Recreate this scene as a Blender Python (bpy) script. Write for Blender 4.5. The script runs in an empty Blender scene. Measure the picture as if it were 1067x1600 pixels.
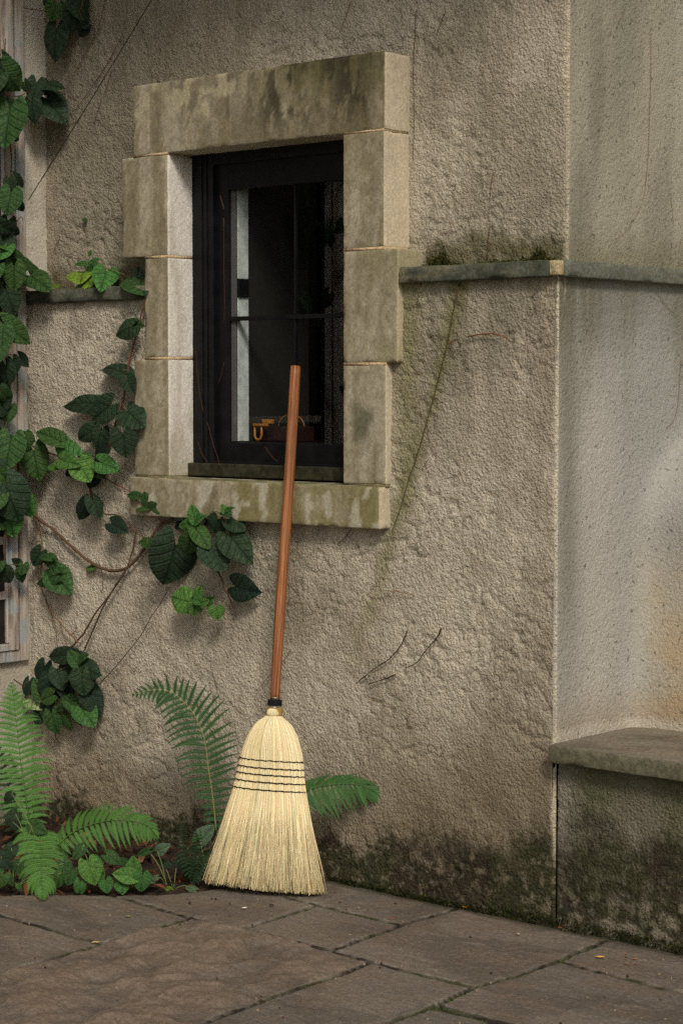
import bpy, bmesh, math, random
import numpy as np
from mathutils import Vector, Matrix
random.seed(7); rng = np.random.default_rng(11)
S = bpy.context.scene
COL = S.collection

# ------------------------------------------------------------------ camera
F = 3245.0; CX, CY = 533.5, 800.0; TILT = math.atan(189 / F)
hx, hy = -.663, .749; _n = math.hypot(hx, hy); hx /= _n; hy /= _n
FW = np.array([hx * math.cos(TILT), hy * math.cos(TILT), -math.sin(TILT)])
RT = np.array([hy, -hx, 0.0]); UP = np.cross(RT, FW)
def ray(px, py): return FW * F + RT * (px - CX) - UP * (py - CY)
_r = ray(865, 1449); CAM = -_r * (1.3 / -_r[2]); CAM[2] = 1.3
def on(px, py, axis, val):
    r = ray(px, py); return CAM + r * ((val - CAM[axis]) / r[axis])
def onplane(px, py, P, N):
    r = ray(px, py); N = np.array(N); return CAM + r * (((np.array(P) - CAM) @ N) / (r @ N))
def proj(p):
    d = np.array(p) - CAM; z = d @ FW; return CX + F * (d @ RT) / z, CY - F * (d @ UP) / z
cam = bpy.data.cameras.new('camera'); co = bpy.data.objects.new('camera', cam); COL.objects.link(co)
cam.sensor_fit = 'HORIZONTAL'; cam.sensor_width = 36; cam.lens = F / 1067 * 36
cam.clip_start = .05; cam.clip_end = 500
co.matrix_world = Matrix(((RT[0], UP[0], -FW[0], CAM[0]), (RT[1], UP[1], -FW[1], CAM[1]), (RT[2], UP[2], -FW[2], CAM[2]), (0, 0, 0, 1)))
S.camera = co

# ------------------------------------------------------------------ light
SUN = Vector((.80, -.66, .92)).normalized()
w = bpy.data.worlds.new("World"); S.world = w; w.use_nodes = True
nt = w.node_tree; bg = nt.nodes['Background']
sky = nt.nodes.new('ShaderNodeTexSky'); sky.sky_type = 'NISHITA'; sky.sun_disc = False
sky.sun_elevation = math.asin(SUN.z); sky.sun_rotation = math.atan2(SUN.x, SUN.y)
sky.dust_density = 4; sky.air_density = 1.0; sky.ozone_density = 1
hs = nt.nodes.new('ShaderNodeHueSaturation'); hs.inputs['Saturation'].default_value = .22
nt.links.new(sky.outputs[0], hs.inputs['Color']); nt.links.new(hs.outputs[0], bg.inputs[0]); bg.inputs[1].default_value = .055
sl = bpy.data.lights.new('sun', 'SUN'); sl.energy = 1.5; sl.angle = math.radians(13); sl.color = (1, .93, .83)
so = bpy.data.objects.new('sun', sl); COL.objects.link(so); so.rotation_euler = SUN.to_track_quat('Z', 'Y').to_euler(); so.location = (3, -3, 5)
S.view_settings.view_transform = 'Standard'; S.view_settings.look = 'None'; S.view_settings.exposure = 0.56; S.cycles.use_denoising = False; S.cycles.use_adaptive_sampling = False; S.cycles.sample_clamp_indirect = 3; S.view_settings.gamma = 1

# ------------------------------------------------------------------ helpers
def L(r, g, b):
    f = lambda c: (c / 255 / 12.92) if c / 255 <= .04045 else ((c / 255 + .055) / 1.055) ** 2.4
    return np.array([f(r), f(g), f(b)])
def _hash(ix, iy, seed):
    h = (ix.astype(np.int64) * 374761393 + iy.astype(np.int64) * 668265263 + seed * 1274126177) & 0xFFFFFFFF
    h = ((h ^ (h >> 13)) * 1274126177) & 0xFFFFFFFF
    h = ((h ^ (h >> 16)) * 2246822519) & 0xFFFFFFFF
    return ((h ^ (h >> 15)) & 0xFFFFFF) / float(0xFFFFFF)
def vn(x, y, seed=0):
    ix = np.floor(x); iy = np.floor(y); fx = x - ix; fy = y - iy
    fx = fx * fx * (3 - 2 * fx); fy = fy * fy * (3 - 2 * fy)
    a = _hash(ix, iy, seed); b = _hash(ix + 1, iy, seed); c = _hash(ix, iy + 1, seed); d = _hash(ix + 1, iy + 1, seed)
    return (a * (1 - fx) + b * fx) * (1 - fy) + (c * (1 - fx) + d * fx) * fy
def fbm(x, y, seed=0, oc=4, g=.5):
    s = 0; a = 1; t = 0
    for k in range(oc):
        s = s + a * vn(x * 2 ** k + 17.3 * k, y * 2 ** k - 9.1 * k, seed + k); t += a; a *= g
    return s / t
def ss(a, b, x): t = np.clip((x - a) / (b - a), 0, 1); return t * t * (3 - 2 * t)
def mix(A, B, t): return A * (1 - t[..., None]) + np.asarray(B) * t[..., None]
def seg_dist(x, y, pts):
    d = np.full(np.shape(x), 9.0)
    for (x0, y0), (x1, y1) in zip(pts[:-1], pts[1:]):
        dx, dy = x1 - x0, y1 - y0; q = dx * dx + dy * dy + 1e-12
        t = np.clip(((x - x0) * dx + (y - y0) * dy) / q, 0, 1)
        d = np.minimum(d, np.hypot(x - x0 - t * dx, y - y0 - t * dy))
    return d
def tag(o, label=None, cat=None, group=None, kind=None):
    if label: o['label'] = label
    if cat: o['category'] = cat
    if group: o['group'] = group
    if kind: o['kind'] = kind
    return o
def put(o, parent):
    COL.objects.link(o)
    if parent is not None:
        o.parent = parent; o.matrix_parent_inverse = Matrix.Translation(-wloc(parent))
    return o
def wloc(o):
    v = Vector(o.location)
    return v
def empty(name, loc=(0, 0, 0)):
    o = bpy.data.objects.new(name, None); o.location = loc; o.empty_display_size = .1; COL.objects.link(o); return o
class MB:
    def __init__(s): s.v = []; s.f = []; s.c = []; s.uv = []
    def add(s, V, Fs, c=None, uv=None):
        b = len(s.v); s.v.extend([tuple(map(float, p)) for p in V]); s.f.extend([tuple(i + b for i in f) for f in Fs])
        s.c.extend([tuple(c)] * len(V) if c is not None and np.ndim(c) == 1 else (list(map(tuple, c)) if c is not None else [(1, 1, 1)] * len(V)))
        s.uv.extend(uv if uv is not None else [(0, 0)] * len(V))
    def box(s, x0, x1, y0, y1, z0, z1, c=None, bev=0.0):
        V = [(x0, y0, z0), (x1, y0, z0), (x1, y1, z0), (x0, y1, z0), (x0, y0, z1), (x1, y0, z1), (x1, y1, z1), (x0, y1, z1)]
        if bev:
            bm = bmesh.new(); vs = [bm.verts.new(p) for p in V]
            for f in BF: bm.faces.new([vs[i] for i in f])
            bmesh.ops.bevel(bm, geom=list(bm.edges), offset=bev, segments=2, affect='EDGES', profile=.5)
            bm.verts.index_update(); s.add([v.co[:] for v in bm.verts], [[v.index for v in f.verts] for f in bm.faces], c); bm.free()
        else: s.add(V, BF, c)
    def tube(s, pts, r, n=7, c=None, cap=True):
        P = [np.array(p, float) for p in pts]; m = len(P)
        R = r if hasattr(r, '__len__') else [r] * m
        V = []; uv = []; ln = 0
        t0 = P[1] - P[0]; t0 = t0 / np.linalg.norm(t0)
        a = np.cross(t0, [0.3, .2, .93]); a /= np.linalg.norm(a)
        for i in range(m):
            t = P[min(i + 1, m - 1)] - P[max(i - 1, 0)]; t = t / (np.linalg.norm(t) + 1e-12)
            a = a - t * (a @ t); a /= np.linalg.norm(a) + 1e-12; b = np.cross(t, a)
            if i: ln += np.linalg.norm(P[i] - P[i - 1])
            for k in range(n):
                q = 2 * math.pi * k / n
                V.append(P[i] + (a * math.cos(q) + b * math.sin(q)) * R[i]); uv.append((k / n, ln))
        Fs = [(i * n + k, i * n + (k + 1) % n, (i + 1) * n + (k + 1) % n, (i + 1) * n + k) for i in range(m - 1) for k in range(n)]
        if cap: Fs += [tuple(range(n - 1, -1, -1)), tuple((m - 1) * n + k for k in range(n))]
        s.add(V, Fs, c, uv)
    def build(s, name, mat, parent=None, smooth=True):
        me = bpy.data.meshes.new(name); me.from_pydata(s.v, [], s.f); me.update()
        at = me.color_attributes.new('Col', 'FLOAT_COLOR', 'POINT')
        at.data.foreach_set('color', np.hstack([np.array(s.c, np.float32), np.ones((len(s.c), 1), np.float32)]).ravel())
        ul = me.uv_layers.new(name='UVMap'); idx = np.zeros(len(me.loops), np.int32); me.loops.foreach_get('vertex_index', idx)
        ul.data.foreach_set('uv', np.array(s.uv, np.float32)[idx].ravel())
        if smooth: me.polygons.foreach_set('use_smooth', [True] * len(me.polygons))
        me.materials.append(mat)
        return put(bpy.data.objects.new(name, me), parent)
BF = [(0, 3, 2, 1), (4, 5, 6, 7), (0, 1, 5, 4), (1, 2, 6, 5), (2, 3, 7, 6), (3, 0, 4, 7)]
def grid(name, P, C, mat, parent=None, mask=None, flip=False):
    n, m = P.shape[:2]; me = bpy.data.meshes.new(name)
    i, j = np.meshgrid(np.arange(n - 1), np.arange(m - 1), indexing='ij'); a = i * m + j
    q = np.stack([a, a + m, a + m + 1, a + 1], -1)
    if flip: q = q[..., ::-1]
    q = q.reshape(-1, 4)
    if mask is not None: q = q[mask[:-1, :-1].ravel()]
    me.vertices.add(n * m); me.vertices.foreach_set('co', P.astype(np.float32).ravel())
    me.loops.add(q.size); me.loops.foreach_set('vertex_index', q.astype(np.int32).ravel())
    me.polygons.add(len(q)); me.polygons.foreach_set('loop_start', np.arange(0, q.size, 4, dtype=np.int32))
    me.update(calc_edges=True)
    at = me.color_attributes.new('Col', 'FLOAT_COLOR', 'POINT')
    at.data.foreach_set('color', np.concatenate([C, np.ones(C.shape[:2] + (1,))], -1).astype(np.float32).ravel())
    me.polygons.foreach_set('use_smooth', [True] * len(me.polygons)); me.materials.append(mat)
    return put(bpy.data.objects.new(name, me), parent)
def rblock(name, b, r, mat, parent, colfn, cell=.009, amp=.0012, seed=1):
    """stone block: rounded box of small cells, slightly uneven, own surface colour"""
    x0, x1, y0, y1, z0, z1 = b; lo = np.array([x0, y0, z0]); hi = np.array([x1, y1, z1]); V = []; Fs = []
    for ax in range(3):
        u, v = [k for k in range(3) if k != ax]
        nu = max(2, int((hi[u] - lo[u]) / cell)); nv = max(2, int((hi[v] - lo[v]) / cell))
        for sgn in (0, 1):
            gu = np.concatenate([[lo[u], lo[u] + r * .4], np.linspace(lo[u] + r, hi[u] - r, nu + 1), [hi[u] - r * .4, hi[u]]])
            gv = np.concatenate([[lo[v], lo[v] + r * .4], np.linspace(lo[v] + r, hi[v] - r, nv + 1), [hi[v] - r * .4, hi[v]]])
            U, W = np.meshgrid(gu, gv, indexing='ij'); mu, mv = len(gu) - 1, len(gv) - 1
            P = np.zeros(U.shape + (3,)); P[..., u] = U; P[..., v] = W; P[..., ax] = hi[ax] if sgn else lo[ax]
            base = sum(len(q) for q in V); V.append(P.reshape(-1, 3))
            for i in range(mu):
                for j in range(mv):
                    a = base + i * (mv + 1) + j; f = (a, a + mv + 1, a + mv + 2, a + 1)
                    if (sgn == 1) != (ax == 1): pass
                    else: f = f[::-1]
                    Fs.append(f)
    P = np.vstack(V); core = np.clip(P, lo + r, hi - r); d = P - core; n = np.linalg.norm(d, axis=1, keepdims=True) + 1e-9
    N = d / n; P2 = core + N * r
    nz = fbm(P[:, 0] * 30 + P[:, 1] * 30, P[:, 2] * 30 + P[:, 1] * 11, seed, 3) - .5
    edge = (np.sum(np.abs(N) > .25, axis=1) > 1)
    chip = np.where(edge, np.clip(vn(P[:, 0] * 45 + P[:, 1] * 31, P[:, 2] * 45, seed + 9) - .62, 0, 1) * .010, 0)
    P2 = P2 + N * (nz[:, None] * 2 * amp - chip[:, None])
    C = colfn(P[:, 0], P[:, 1], P[:, 2], N)
    me = bpy.data.meshes.new(name); me.from_pydata(P2.tolist(), [], Fs); me.update()
    at = me.color_attributes.new('Col', 'FLOAT_COLOR', 'POINT')
    at.data.foreach_set('color', np.hstack([C, np.ones((len(C), 1))]).astype(np.float32).ravel())
    bm = bmesh.new(); bm.from_mesh(me); bmesh.ops.remove_doubles(bm, verts=bm.verts, dist=1e-5); bmesh.ops.recalc_face_normals(bm, faces=bm.faces)
    bm.to_mesh(me); bm.free(); me.polygons.foreach_set('use_smooth', [True] * len(me.polygons)); me.materials.append(mat)
    return put(bpy.data.objects.new(name, me), parent)

# ------------------------------------------------------------------ materials
class NT:
    def __init__(s, name):
        s.m = bpy.data.materials.new(name); s.m.use_nodes = True; s.t = s.m.node_tree; s.b = s.t.nodes['Principled BSDF']
        s.out = s.t.nodes['Material Output']; s.tc = s.n('ShaderNodeTexCoord')
    def n(s, ty, **kw):
        o = s.t.nodes.new(ty)
        for k, v in kw.items():
            if k.startswith('i_'): o.inputs[k[2:].replace('_', ' ')].default_value = v
            else: setattr(o, k, v)
        return o
    def l(s, a, b): s.t.links.new(a, b)
    def math(s, op, a, b=None, c=None):
        o = s.n('ShaderNodeMath', operation=op)
        for i, q in enumerate((a, b, c)):
            if q is None: continue
            if isinstance(q, (int, float)): o.inputs[i].default_value = q
            else: s.l(q, o.inputs[i])
        return o.outputs[0]
    def noise(s, scale, det=4, rough=.55, vec=None, dist=0, typ=None):
        o = s.n('ShaderNodeTexNoise'); o.inputs['Scale'].default_value = scale; o.inputs['Detail'].default_value = det
        o.inputs['Roughness'].default_value = rough; o.inputs['Distortion'].default_value = dist
        if typ: o.noise_type = typ
        s.l(vec if vec is not None else s.tc.outputs['Object'], o.inputs['Vector']); return o.outputs[0]
    def ramp(s, fac, a, b, ca=0.0, cb=1.0):
        o = s.n('ShaderNodeMapRange'); o.inputs['From Min'].default_value = a; o.inputs['From Max'].default_value = b
        o.inputs['To Min'].default_value = ca; o.inputs['To Max'].default_value = cb; o.interpolation_type = 'SMOOTHSTEP'
        s.l(fac, o.inputs['Value']); return o.outputs[0]
    def mix(s, fac, a, b, blend='MIX'):
        o = s.n('ShaderNodeMix', data_type='RGBA', blend_type=blend)
        for k, q in ((0, fac), (6, a), (7, b)):
            if isinstance(q, (int, float)): o.inputs[k].default_value = q
            elif isinstance(q, (tuple, list, np.ndarray)): o.inputs[k].default_value = (*map(float, q[:3]), 1)
            else: s.l(q, o.inputs[k])
        return o.outputs[2]
    def attr(s): return s.n('ShaderNodeVertexColor', layer_name='Col').outputs['Color']
    def bump(s, h, dist, strength=1.0, nrm=None):
        o = s.n('ShaderNodeBump'); o.inputs['Distance'].default_value = dist; o.inputs['Strength'].default_value = strength
        s.l(h, o.inputs['Height'])
        if nrm is not None: s.l(nrm, o.inputs['Normal'])
        return o.outputs[0]
    def fin(s, col=None, rough=.8, nrm=None, spec=.3):
        if col is not None:
            if isinstance(col, (tuple, list, np.ndarray)): s.b.inputs['Base Color'].default_value = (*map(float, col[:3]), 1)
            else: s.l(col, s.b.inputs['Base Color'])
        if isinstance(rough, (int, float)): s.b.inputs['Roughness'].default_value = rough
        else: s.l(rough, s.b.inputs['Roughness'])
        s.b.inputs['Specular IOR Level'].default_value = spec
        if nrm is not None: s.l(nrm, s.b.inputs['Normal'])
        return s.m
def mat_stucco(name, coarse=1.0, speck=.0):
    t = NT(name); c = t.attr()
    wv = t.n('ShaderNodeMapping'); wv.inputs['Scale'].default_value = (1, 1, .8); wv.inputs['Rotation'].default_value = (0, .5, 0); t.l(t.tc.outputs['Object'], wv.inputs[0])
    n1 = t.noise(95, 4, .6, wv.outputs[0], .15); n2 = t.noise(240, 3, .6, None, .1); n3 = t.noise(38, 3, .5, wv.outputs[0], .3)
    vo = t.n('ShaderNodeTexVoronoi'); vo.inputs['Scale'].default_value = 130; t.l(t.tc.outputs['Object'], vo.inputs['Vector'])
    rid = t.ramp(n1, .36, .62)
    h = t.math('ADD', t.math('MULTIPLY', n1, 1.2), t.math('MULTIPLY', n2, .8)); h = t.math('ADD', h, t.math('MULTIPLY', n3, .5))
    h = t.math('SUBTRACT', h, t.math('MULTIPLY', vo.outputs['Distance'], .55))
    nb = t.bump(h, .0060 * coarse, 1.0)
    # grains of sand and dirt of differing colour, darker in the pits of the render coat
    pit = t.ramp(n1, .30, .46)
    c1 = t.mix(t.math('MULTIPLY', t.math('SUBTRACT', 1.0, pit), .30 * min(coarse, 1)), c, (.06, .05, .035))
    g = t.noise(420, 2, .6); c2 = t.mix(1.0, c1, t.n_col(t.ramp(g, .3, .7, .78, 1.22)), 'MULTIPLY')
    lum = t.n('ShaderNodeRGBToBW'); t.l(c, lum.inputs[0]); am = t.ramp(lum.outputs[0], .03, .22, .75, .09)
    n5 = t.noise(130, 5, .7); n6 = t.math('MULTIPLY', t.math('SUBTRACT', n5, .5), 4.0); c2 = t.mix(1.0, c2, t.n_col(t.math('MAXIMUM', .12, t.math('ADD', 1.0, t.math('MULTIPLY', n6, am)))), 'MULTIPLY')
    if speck:
        sp = t.noise(75, 2, .5, None, 0); c2 = t.mix(t.math('MULTIPLY', t.ramp(sp, .30, .36, 1, 0), speck), c2, (.05, .045, .035))
    return t.fin(c2, .93, nb, .15)
def n_col(s, v):
    o = s.n('ShaderNodeCombineColor')
    for k in range(3): s.l(v, o.inputs[k])
    return o.outputs[0]
NT.n_col = n_col
def mat_stone(name, bd=.0012, sc=1.0, rough=.85, grain=.24):
    t = NT(name); c = t.attr(); n1 = t.noise(140 * sc, 5, .65); n2 = t.noise(32 * sc, 4, .6)
    h = t.math('ADD', t.math('MULTIPLY', n1, .6), n2)
    g = t.noise(330 * sc, 3, .7); c2 = t.mix(1.0, c, t.n_col(t.ramp(g, .3, .7, 1 - grain, 1 + grain)), 'MULTIPLY')
    g2 = t.noise(110 * sc, 6, .75); c2 = t.mix(1.0, c2, t.n_col(t.ramp(g2, .34, .66, 1 - grain * 1.3, 1 + grain * 1.1)), 'MULTIPLY')
    return t.fin(c2, rough, t.bump(h, bd * 2.2), .25)
def mat_plain(name, col, rough=.6, spec=.4, nsc=60, bd=.0006, var=.12, metal=0):
    t = NT(name); n1 = t.noise(nsc, 4, .6)
    c = t.mix(1.0, tuple(col), t.n_col(t.ramp(n1, .3, .7, 1 - var, 1 + var)), 'MULTIPLY')
    t.b.inputs['Metallic'].default_value = metal
    return t.fin(c, rough, t.bump(n1, bd), spec)
def mat_leaf(name, vein=.55, trans=.12):
    t = NT(name); oi = t.n('ShaderNodeObjectInfo'); sp = t.n('ShaderNodeSeparateXYZ'); t.l(t.tc.outputs['UV'], sp.inputs[0])
    a = t.math('ABSOLUTE', t.math('SUBTRACT', sp.outputs[0], .5))
    mid = t.ramp(a, .008, .030, 1, 0)
    k = t.math('SUBTRACT', sp.outputs[1], t.math('MULTIPLY', a, 1.0)); k = t.math('ADD', t.math('MULTIPLY', k, 4.6), t.math('MULTIPLY', t.math('POWER', a, 1.5), 3.0))
    fr = t.math('ABSOLUTE', t.math('SUBTRACT', t.math('FRACT', t.math('ADD', k, 20)), .5))
    lat = t.ramp(fr, .04, .15, 1, 0)
    vo = t.n('ShaderNodeTexVoronoi', feature='DISTANCE_TO_EDGE'); vo.inputs['Scale'].default_value = 13; t.l(t.tc.outputs['UV'], vo.inputs['Vector'])
    ret = t.ramp(vo.outputs['Distance'], .0, .13, 1, 0)
    v = t.math('MAXIMUM', mid, t.math('MULTIPLY', lat, .85)); v2 = t.math('MAXIMUM', v, t.math('MULTIPLY', ret, .45))
    n = t.noise(5, 4, .6, t.tc.outputs['UV'])
    base = t.mix(1.0, oi.outputs['Color'], t.n_col(t.ramp(n, .3, .7, .65, 1.3)), 'MULTIPLY')
    bl = t.noise(3.2, 5, .7, t.tc.outputs['UV']); vr = t.n('ShaderNodeVectorMath', operation='ADD'); t.l(t.tc.outputs['Object'], vr.inputs[0]); bl2 = t.noise(9, 4, .7)
    base = t.mix(t.ramp(oi.outputs['Random'], .6, 1.0, 0, .35), base, t.mix(1.0, base, (1.5, 1.25, .7), 'MULTIPLY')); base = t.mix(t.ramp(bl, .66, .72, 0, .8), base, (.10, .07, .02))
    dk = t.mix(1.0, base, (1 - vein, 1 - vein * .9, 1 - vein), 'MULTIPLY')
    c = t.mix(v2, base, dk)
    h = t.math('SUBTRACT', 1.0, v2); nb = t.bump(h, .0024, 1.0)
    m = t.fin(c, .6, nb, .22)
    tr = t.n('ShaderNodeBsdfTranslucent'); t.l(c, tr.inputs[0]); mx = t.n('ShaderNodeMixShader'); mx.inputs[0].default_value = trans
    t.l(t.b.outputs[0], mx.inputs[1]); t.l(tr.outputs[0], mx.inputs[2]); t.l(mx.outputs[0], t.out.inputs[0])
    return m
def mat_attr(name, rough=.6, spec=.3, bd=0, nsc=200):
    t = NT(name); n1 = t.noise(nsc, 3, .6)
    return t.fin(t.attr(), rough, t.bump(n1, bd) if bd else None, spec)
M = {}
M['stucco'] = mat_stucco('rough_stucco', 1.0)
M['stucco_fine'] = mat_stucco('fine_stucco', .42, .55)
M['stucco_smooth'] = mat_stucco('smooth_plaster', .28, .35)
M['lime'] = mat_stone('limestone', .0009, 1, .85, .13)
M['slate'] = mat_stone('ledge_slate', .0012, .8, .8)
M['mortar'] = mat_stone('mortar', .0015, 1.4, .95, .3)
M['leaf'] = mat_leaf('vine_leaf', .58); M['ground_leaf'] = mat_leaf('ground_leaf', .22, .15)
M['bark'] = mat_attr('vine_bark', .85, .2, .0009, 260)
M['fern'] = mat_attr('fern_green', .55, .3)
M['straw'] = mat_attr('broom_straw', .6, .3)
M['black'] = mat_plain('black_window_paint', (.004, .004, .005), .5, .22, 25, .0004, .5)
M['thread'] = mat_plain('black_thread', (.008, .008, .01), .8, .2, 600, .0005)
M['metal'] = mat_plain('wire_metal', (.45, .45, .44), .35, .5, 100, .0001, .1, 1)
M['white'] = mat_plain('old_white_paint', (.50, .53, .50), .5, .35, 30, .0004, .2)
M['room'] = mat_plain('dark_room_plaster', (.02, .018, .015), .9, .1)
M['yellow'] = mat_plain('yellow_plastic', (.26, .10, .012), .45, .4)
M['red'] = mat_plain('dark_red_metal', (.02, .007, .006), .45, .4)
M['wire'] = mat_plain('dark_cable', (.03, .02, .017), .6, .3)
M['soil'] = mat_stone('garden_soil', .006, .6, .95, .4)
M['pave'] = mat_stone('flagstone', .0018, .9, .75, .19)
M['moss'] = mat_attr('moss_green', .95, .1)

# ------------------------------------------------------------------ building
XL = -1.95                                   # the wall that comes forward on the left
ZT = 3.0
house = empty('building', (-1, .1, 0)); tag(house, 'weathered tan stucco house corner with stone framed black window', 'building')
ledz0, ledz1 = 1.573, 1.613

WHX0, WHX1, WHZ0, WHZ1 = -1.36, -.62, 1.0, 2.0    # hole behind the window stones
moss_trail = [tuple(on(px, py, 1, 0)[[0, 2]]) for px, py in [(722, 425), (705, 500), (672, 640), (640, 740), (612, 835), (596, 900), (560, 1000), (540, 1075)]]
def front_disp(x, z, k=1.0):
    wx = x + .05 * (fbm(x * 6, z * 6, 40, 2) - .5); wz = z + .05 * (fbm(x * 6, z * 6, 44, 2) - .5)
    a = fbm(wx * 9 + wz * 5, wz * 9 - wx * 4, 1, 3) - .5
    r = 1 - np.abs(2 * fbm(wx * 16 + wz * 11, wz * 20 - wx * 9, 5, 3) - 1)
    f = fbm(x * 70 + z * 22, z * 60 - x * 18, 9, 3) - .5
    cr = np.clip(r - .90, 0, .1) * 10
    patch = ss(.42, .58, fbm(x * 3.1, z * 3.1, 77, 3))
    return k * (a * .0105 + f * (.0010 + .0044 * patch) - cr * .0060 * ss(.45, .6, fbm(x * 5, z * 5, 31, 2)))
def wall_base_col(x, z):
    c = np.ones(x.shape + (3,)) * L(190, 180, 160)
    c = mix(c, L(160, 151, 130), ss(.35, .65, fbm(x * 2.3, z * 2.0, 21, 5)) * .75)
    c = mix(c, L(202, 189, 168), ss(.45, .65, fbm(x * 5.2, z * 4.1, 23, 5)) * .6)
    st = ss(.5, .78, fbm(x * 13, z * 1.3, 25, 5)); c = mix(c, L(130, 120, 98), st * .45)
    c = mix(c, L(124, 113, 92), ss(.52, .70, fbm(x * 7, z * 6, 28, 6, .6)) * .35)
    c = mix(c, L(112, 102, 82), ss(.60, .70, fbm(x * 45, z * 45, 29, 4)) * .18)
    return c
def front_low_col(x, z):
    c = wall_base_col(x, z)
    # rain streaks under the ledge, right part
    c = mix(c, L(122, 114, 95), ss(.42, .66, fbm(x * 16, z * 1.6, 51, 4)) * ss(1.0, 1.57, z) * .65 * ss(-.55, -.4, x))
    c = mix(c, L(140, 127, 102), ss(-.12, -.02, x) * ss(.3, .6, fbm(x * 12, z * 4, 55, 3)) * ss(.9, 1.5, z) * .5)
    # green algae trail of the old creeper
    d = seg_dist(x, z, moss_trail) + .05 * (fbm(x * 14, z * 14, 61, 3) - .5)
    c = mix(c, L(122, 118, 72), (1 - ss(.0, .045, d)) * .6 * ss(.5, .8, z))
    d2 = np.abs(x + .47) + .08 * (fbm(x * 9, z * 5, 64, 3) - .5); c = mix(c, L(134, 130, 88), (1 - ss(0, .075, d2)) * ss(.9, 1.05, z) * .6)
    # damp brown zone and moss at the foot, climbing higher towards the corner
    h = .10 + .20 * ss(-.95, 0.0, x)
    nz = fbm(x * 11, z * 11, 71, 7, .68)
    c = mix(c, L(118, 104, 80), (1 - ss(h * .9, h * 2.2 + .10, z + .15 * (nz - .5))) * .75)
    m = 1 - ss(h * .50, h * 1.0, z + .30 * (nz - .5))
    spk = ss(.60, .72, fbm(x * 60, z * 60, 73, 3))
    c = mix(c, mix(np.ones(x.shape + (3,)) * L(48, 42, 30), L(48, 49, 27), ss(.4, .6, fbm(x * 7, z * 7, 75, 3))), m * .93 * (1 - spk * .45))
    # pale worn arris at the corner, with the light it catches painted in
    e = (1 - ss(.004, .016, -x + .004 * fbm(x * 50, z * 50, 80, 2))) * ss(.12, .3, z); c = mix(c, L(205, 192, 168), e * .7)
    e2 = (1 - ss(.004, .012, -x + .022 * (fbm(z * 16, x * 5, 82, 4) - .5))) * ss(.13, .2, z) * ss(.40, .36, z); return mix(c, L(192, 180, 152), e2 * .8)
def front_up_col(x, z):
    c = wall_base_col(x, z + 3)
    c = mix(c, L(132, 123, 104), ss(-.5, -1.5, x) * .6)  # shade towards the left painted into the colour
    d = z - 1.62; m = (1 - ss(.02, .10, d + .10 * (fbm(x * 16, z * 16, 91, 4) - .5))) * ss(.40, .55, fbm(x * 9, z * 5, 93, 3))
    c = mix(c, L(84, 78, 44), m * .8)
    e = (1 - ss(.004, .014, -.03 - x)); c = mix(c, L(196, 178, 150), e * .5)
    return c
def lin(a, b, s): return np.linspace(a, b, max(2, int(abs(b - a) / s) + 1))
def front_wall(name, xs, zs, y, disp, colf, mat, k=1.0):
    X, Z = np.meshgrid(xs, zs, indexing='ij'); D = disp(X, Z, k)
    edge = ss(0, .012, xs.max() - X); D = D * edge
    P = np.stack([X, y - D + (1 - ss(0, .010, xs.max() - X)) ** 2 * .007, Z], -1)
    mask = ~((X > WHX0) & (X < WHX1) & (Z > WHZ0) & (Z < WHZ1))
    return grid(name, P, colf(X, Z), mat, house, mask)
front_wall('wall', lin(XL - .02, 0, .0052), lin(-.05, ledz0 + .01, .0052), 0, front_disp, front_low_col, M['stucco'])
front_wall('wall', lin(XL - .02, -.03, .0052), np.concatenate([lin(ledz1 - .03, 2.36, .0052), lin(2.4, ZT, .05)]), .08, front_disp, front_up_col, M['stucco'])
# side walls beyond the corner
def side_disp(y, z, k=1): return k * ((fbm(y * 7, z * 7, 101, 4) - .5) * .006 + (fbm(y * 60, z * 60, 103, 3) - .5) * .0018)
def side_low_col(t, z, yc):
    c = np.ones(t.shape + (3,)) * L(157, 154, 145)
    c = mix(c, L(154, 151, 142), ss(.35, .65, fbm(t * 3, z * 1.6, 111, 4)) * .6)
    # paler band down the middle
    c = mix(c, L(178, 172, 160), np.exp(-((t - .17 - .04 * (fbm(z * 3, t * 2, 5, 3) - .5)) / .12) ** 2) * ss(1.50, 1.15, z) * (.5 + .5 * ss(.25, .7, fbm(t * 9, z * 2.2, 113, 4))) * .85)
    # grimy strip beside the corner and run-off streaks from the ledge
    c = mix(c, L(130, 125, 112), np.exp(-((t - .05) / .045) ** 2) * ss(.55, 1.0, z + .2 * fbm(t * 5, z * 5, 8, 3)) * .8)
    c = mix(c, L(118, 112, 92), ss(.40, .7, fbm(t * 15, z * 1.4, 115, 4)) * ss(1.12, 1.57, z) * .75)
    c = mix(c, L(96, 92, 76), ss(1.36, 1.56, z + .12 * (fbm(t * 12, z * 6, 117, 3) - .5)) * .5)
    wh = .5 * ss(.62, .75, fbm(t * 40, z * 3, 118, 3)) * ss(1.42, 1.57, z) * ss(.22, .03, t); c = mix(c, L(214, 208, 190), wh * .7)
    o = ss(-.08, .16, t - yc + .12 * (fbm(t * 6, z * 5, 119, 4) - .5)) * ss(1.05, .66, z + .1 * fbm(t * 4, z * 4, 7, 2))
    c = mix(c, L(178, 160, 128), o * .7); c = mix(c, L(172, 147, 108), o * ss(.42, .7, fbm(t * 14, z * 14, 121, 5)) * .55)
    b = (1 - ss(.465, .60, z + .07 * (fbm(t * 9, z * 9, 123, 4) - .5))); c = mix(c, L(150, 132, 108), b * .55)
    c = mix(c, L(40, 36, 28), 1 - ss(.40, .44, z)); c = mix(c, L(196, 188, 172), ss(.43, .45, z) * (1 - ss(.465, .49, z + .02 * (fbm(t * 30, z * 30, 124, 3) - .5))) * .5)  # below the slab painted dark, as shade inside the crack
    return c
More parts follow.
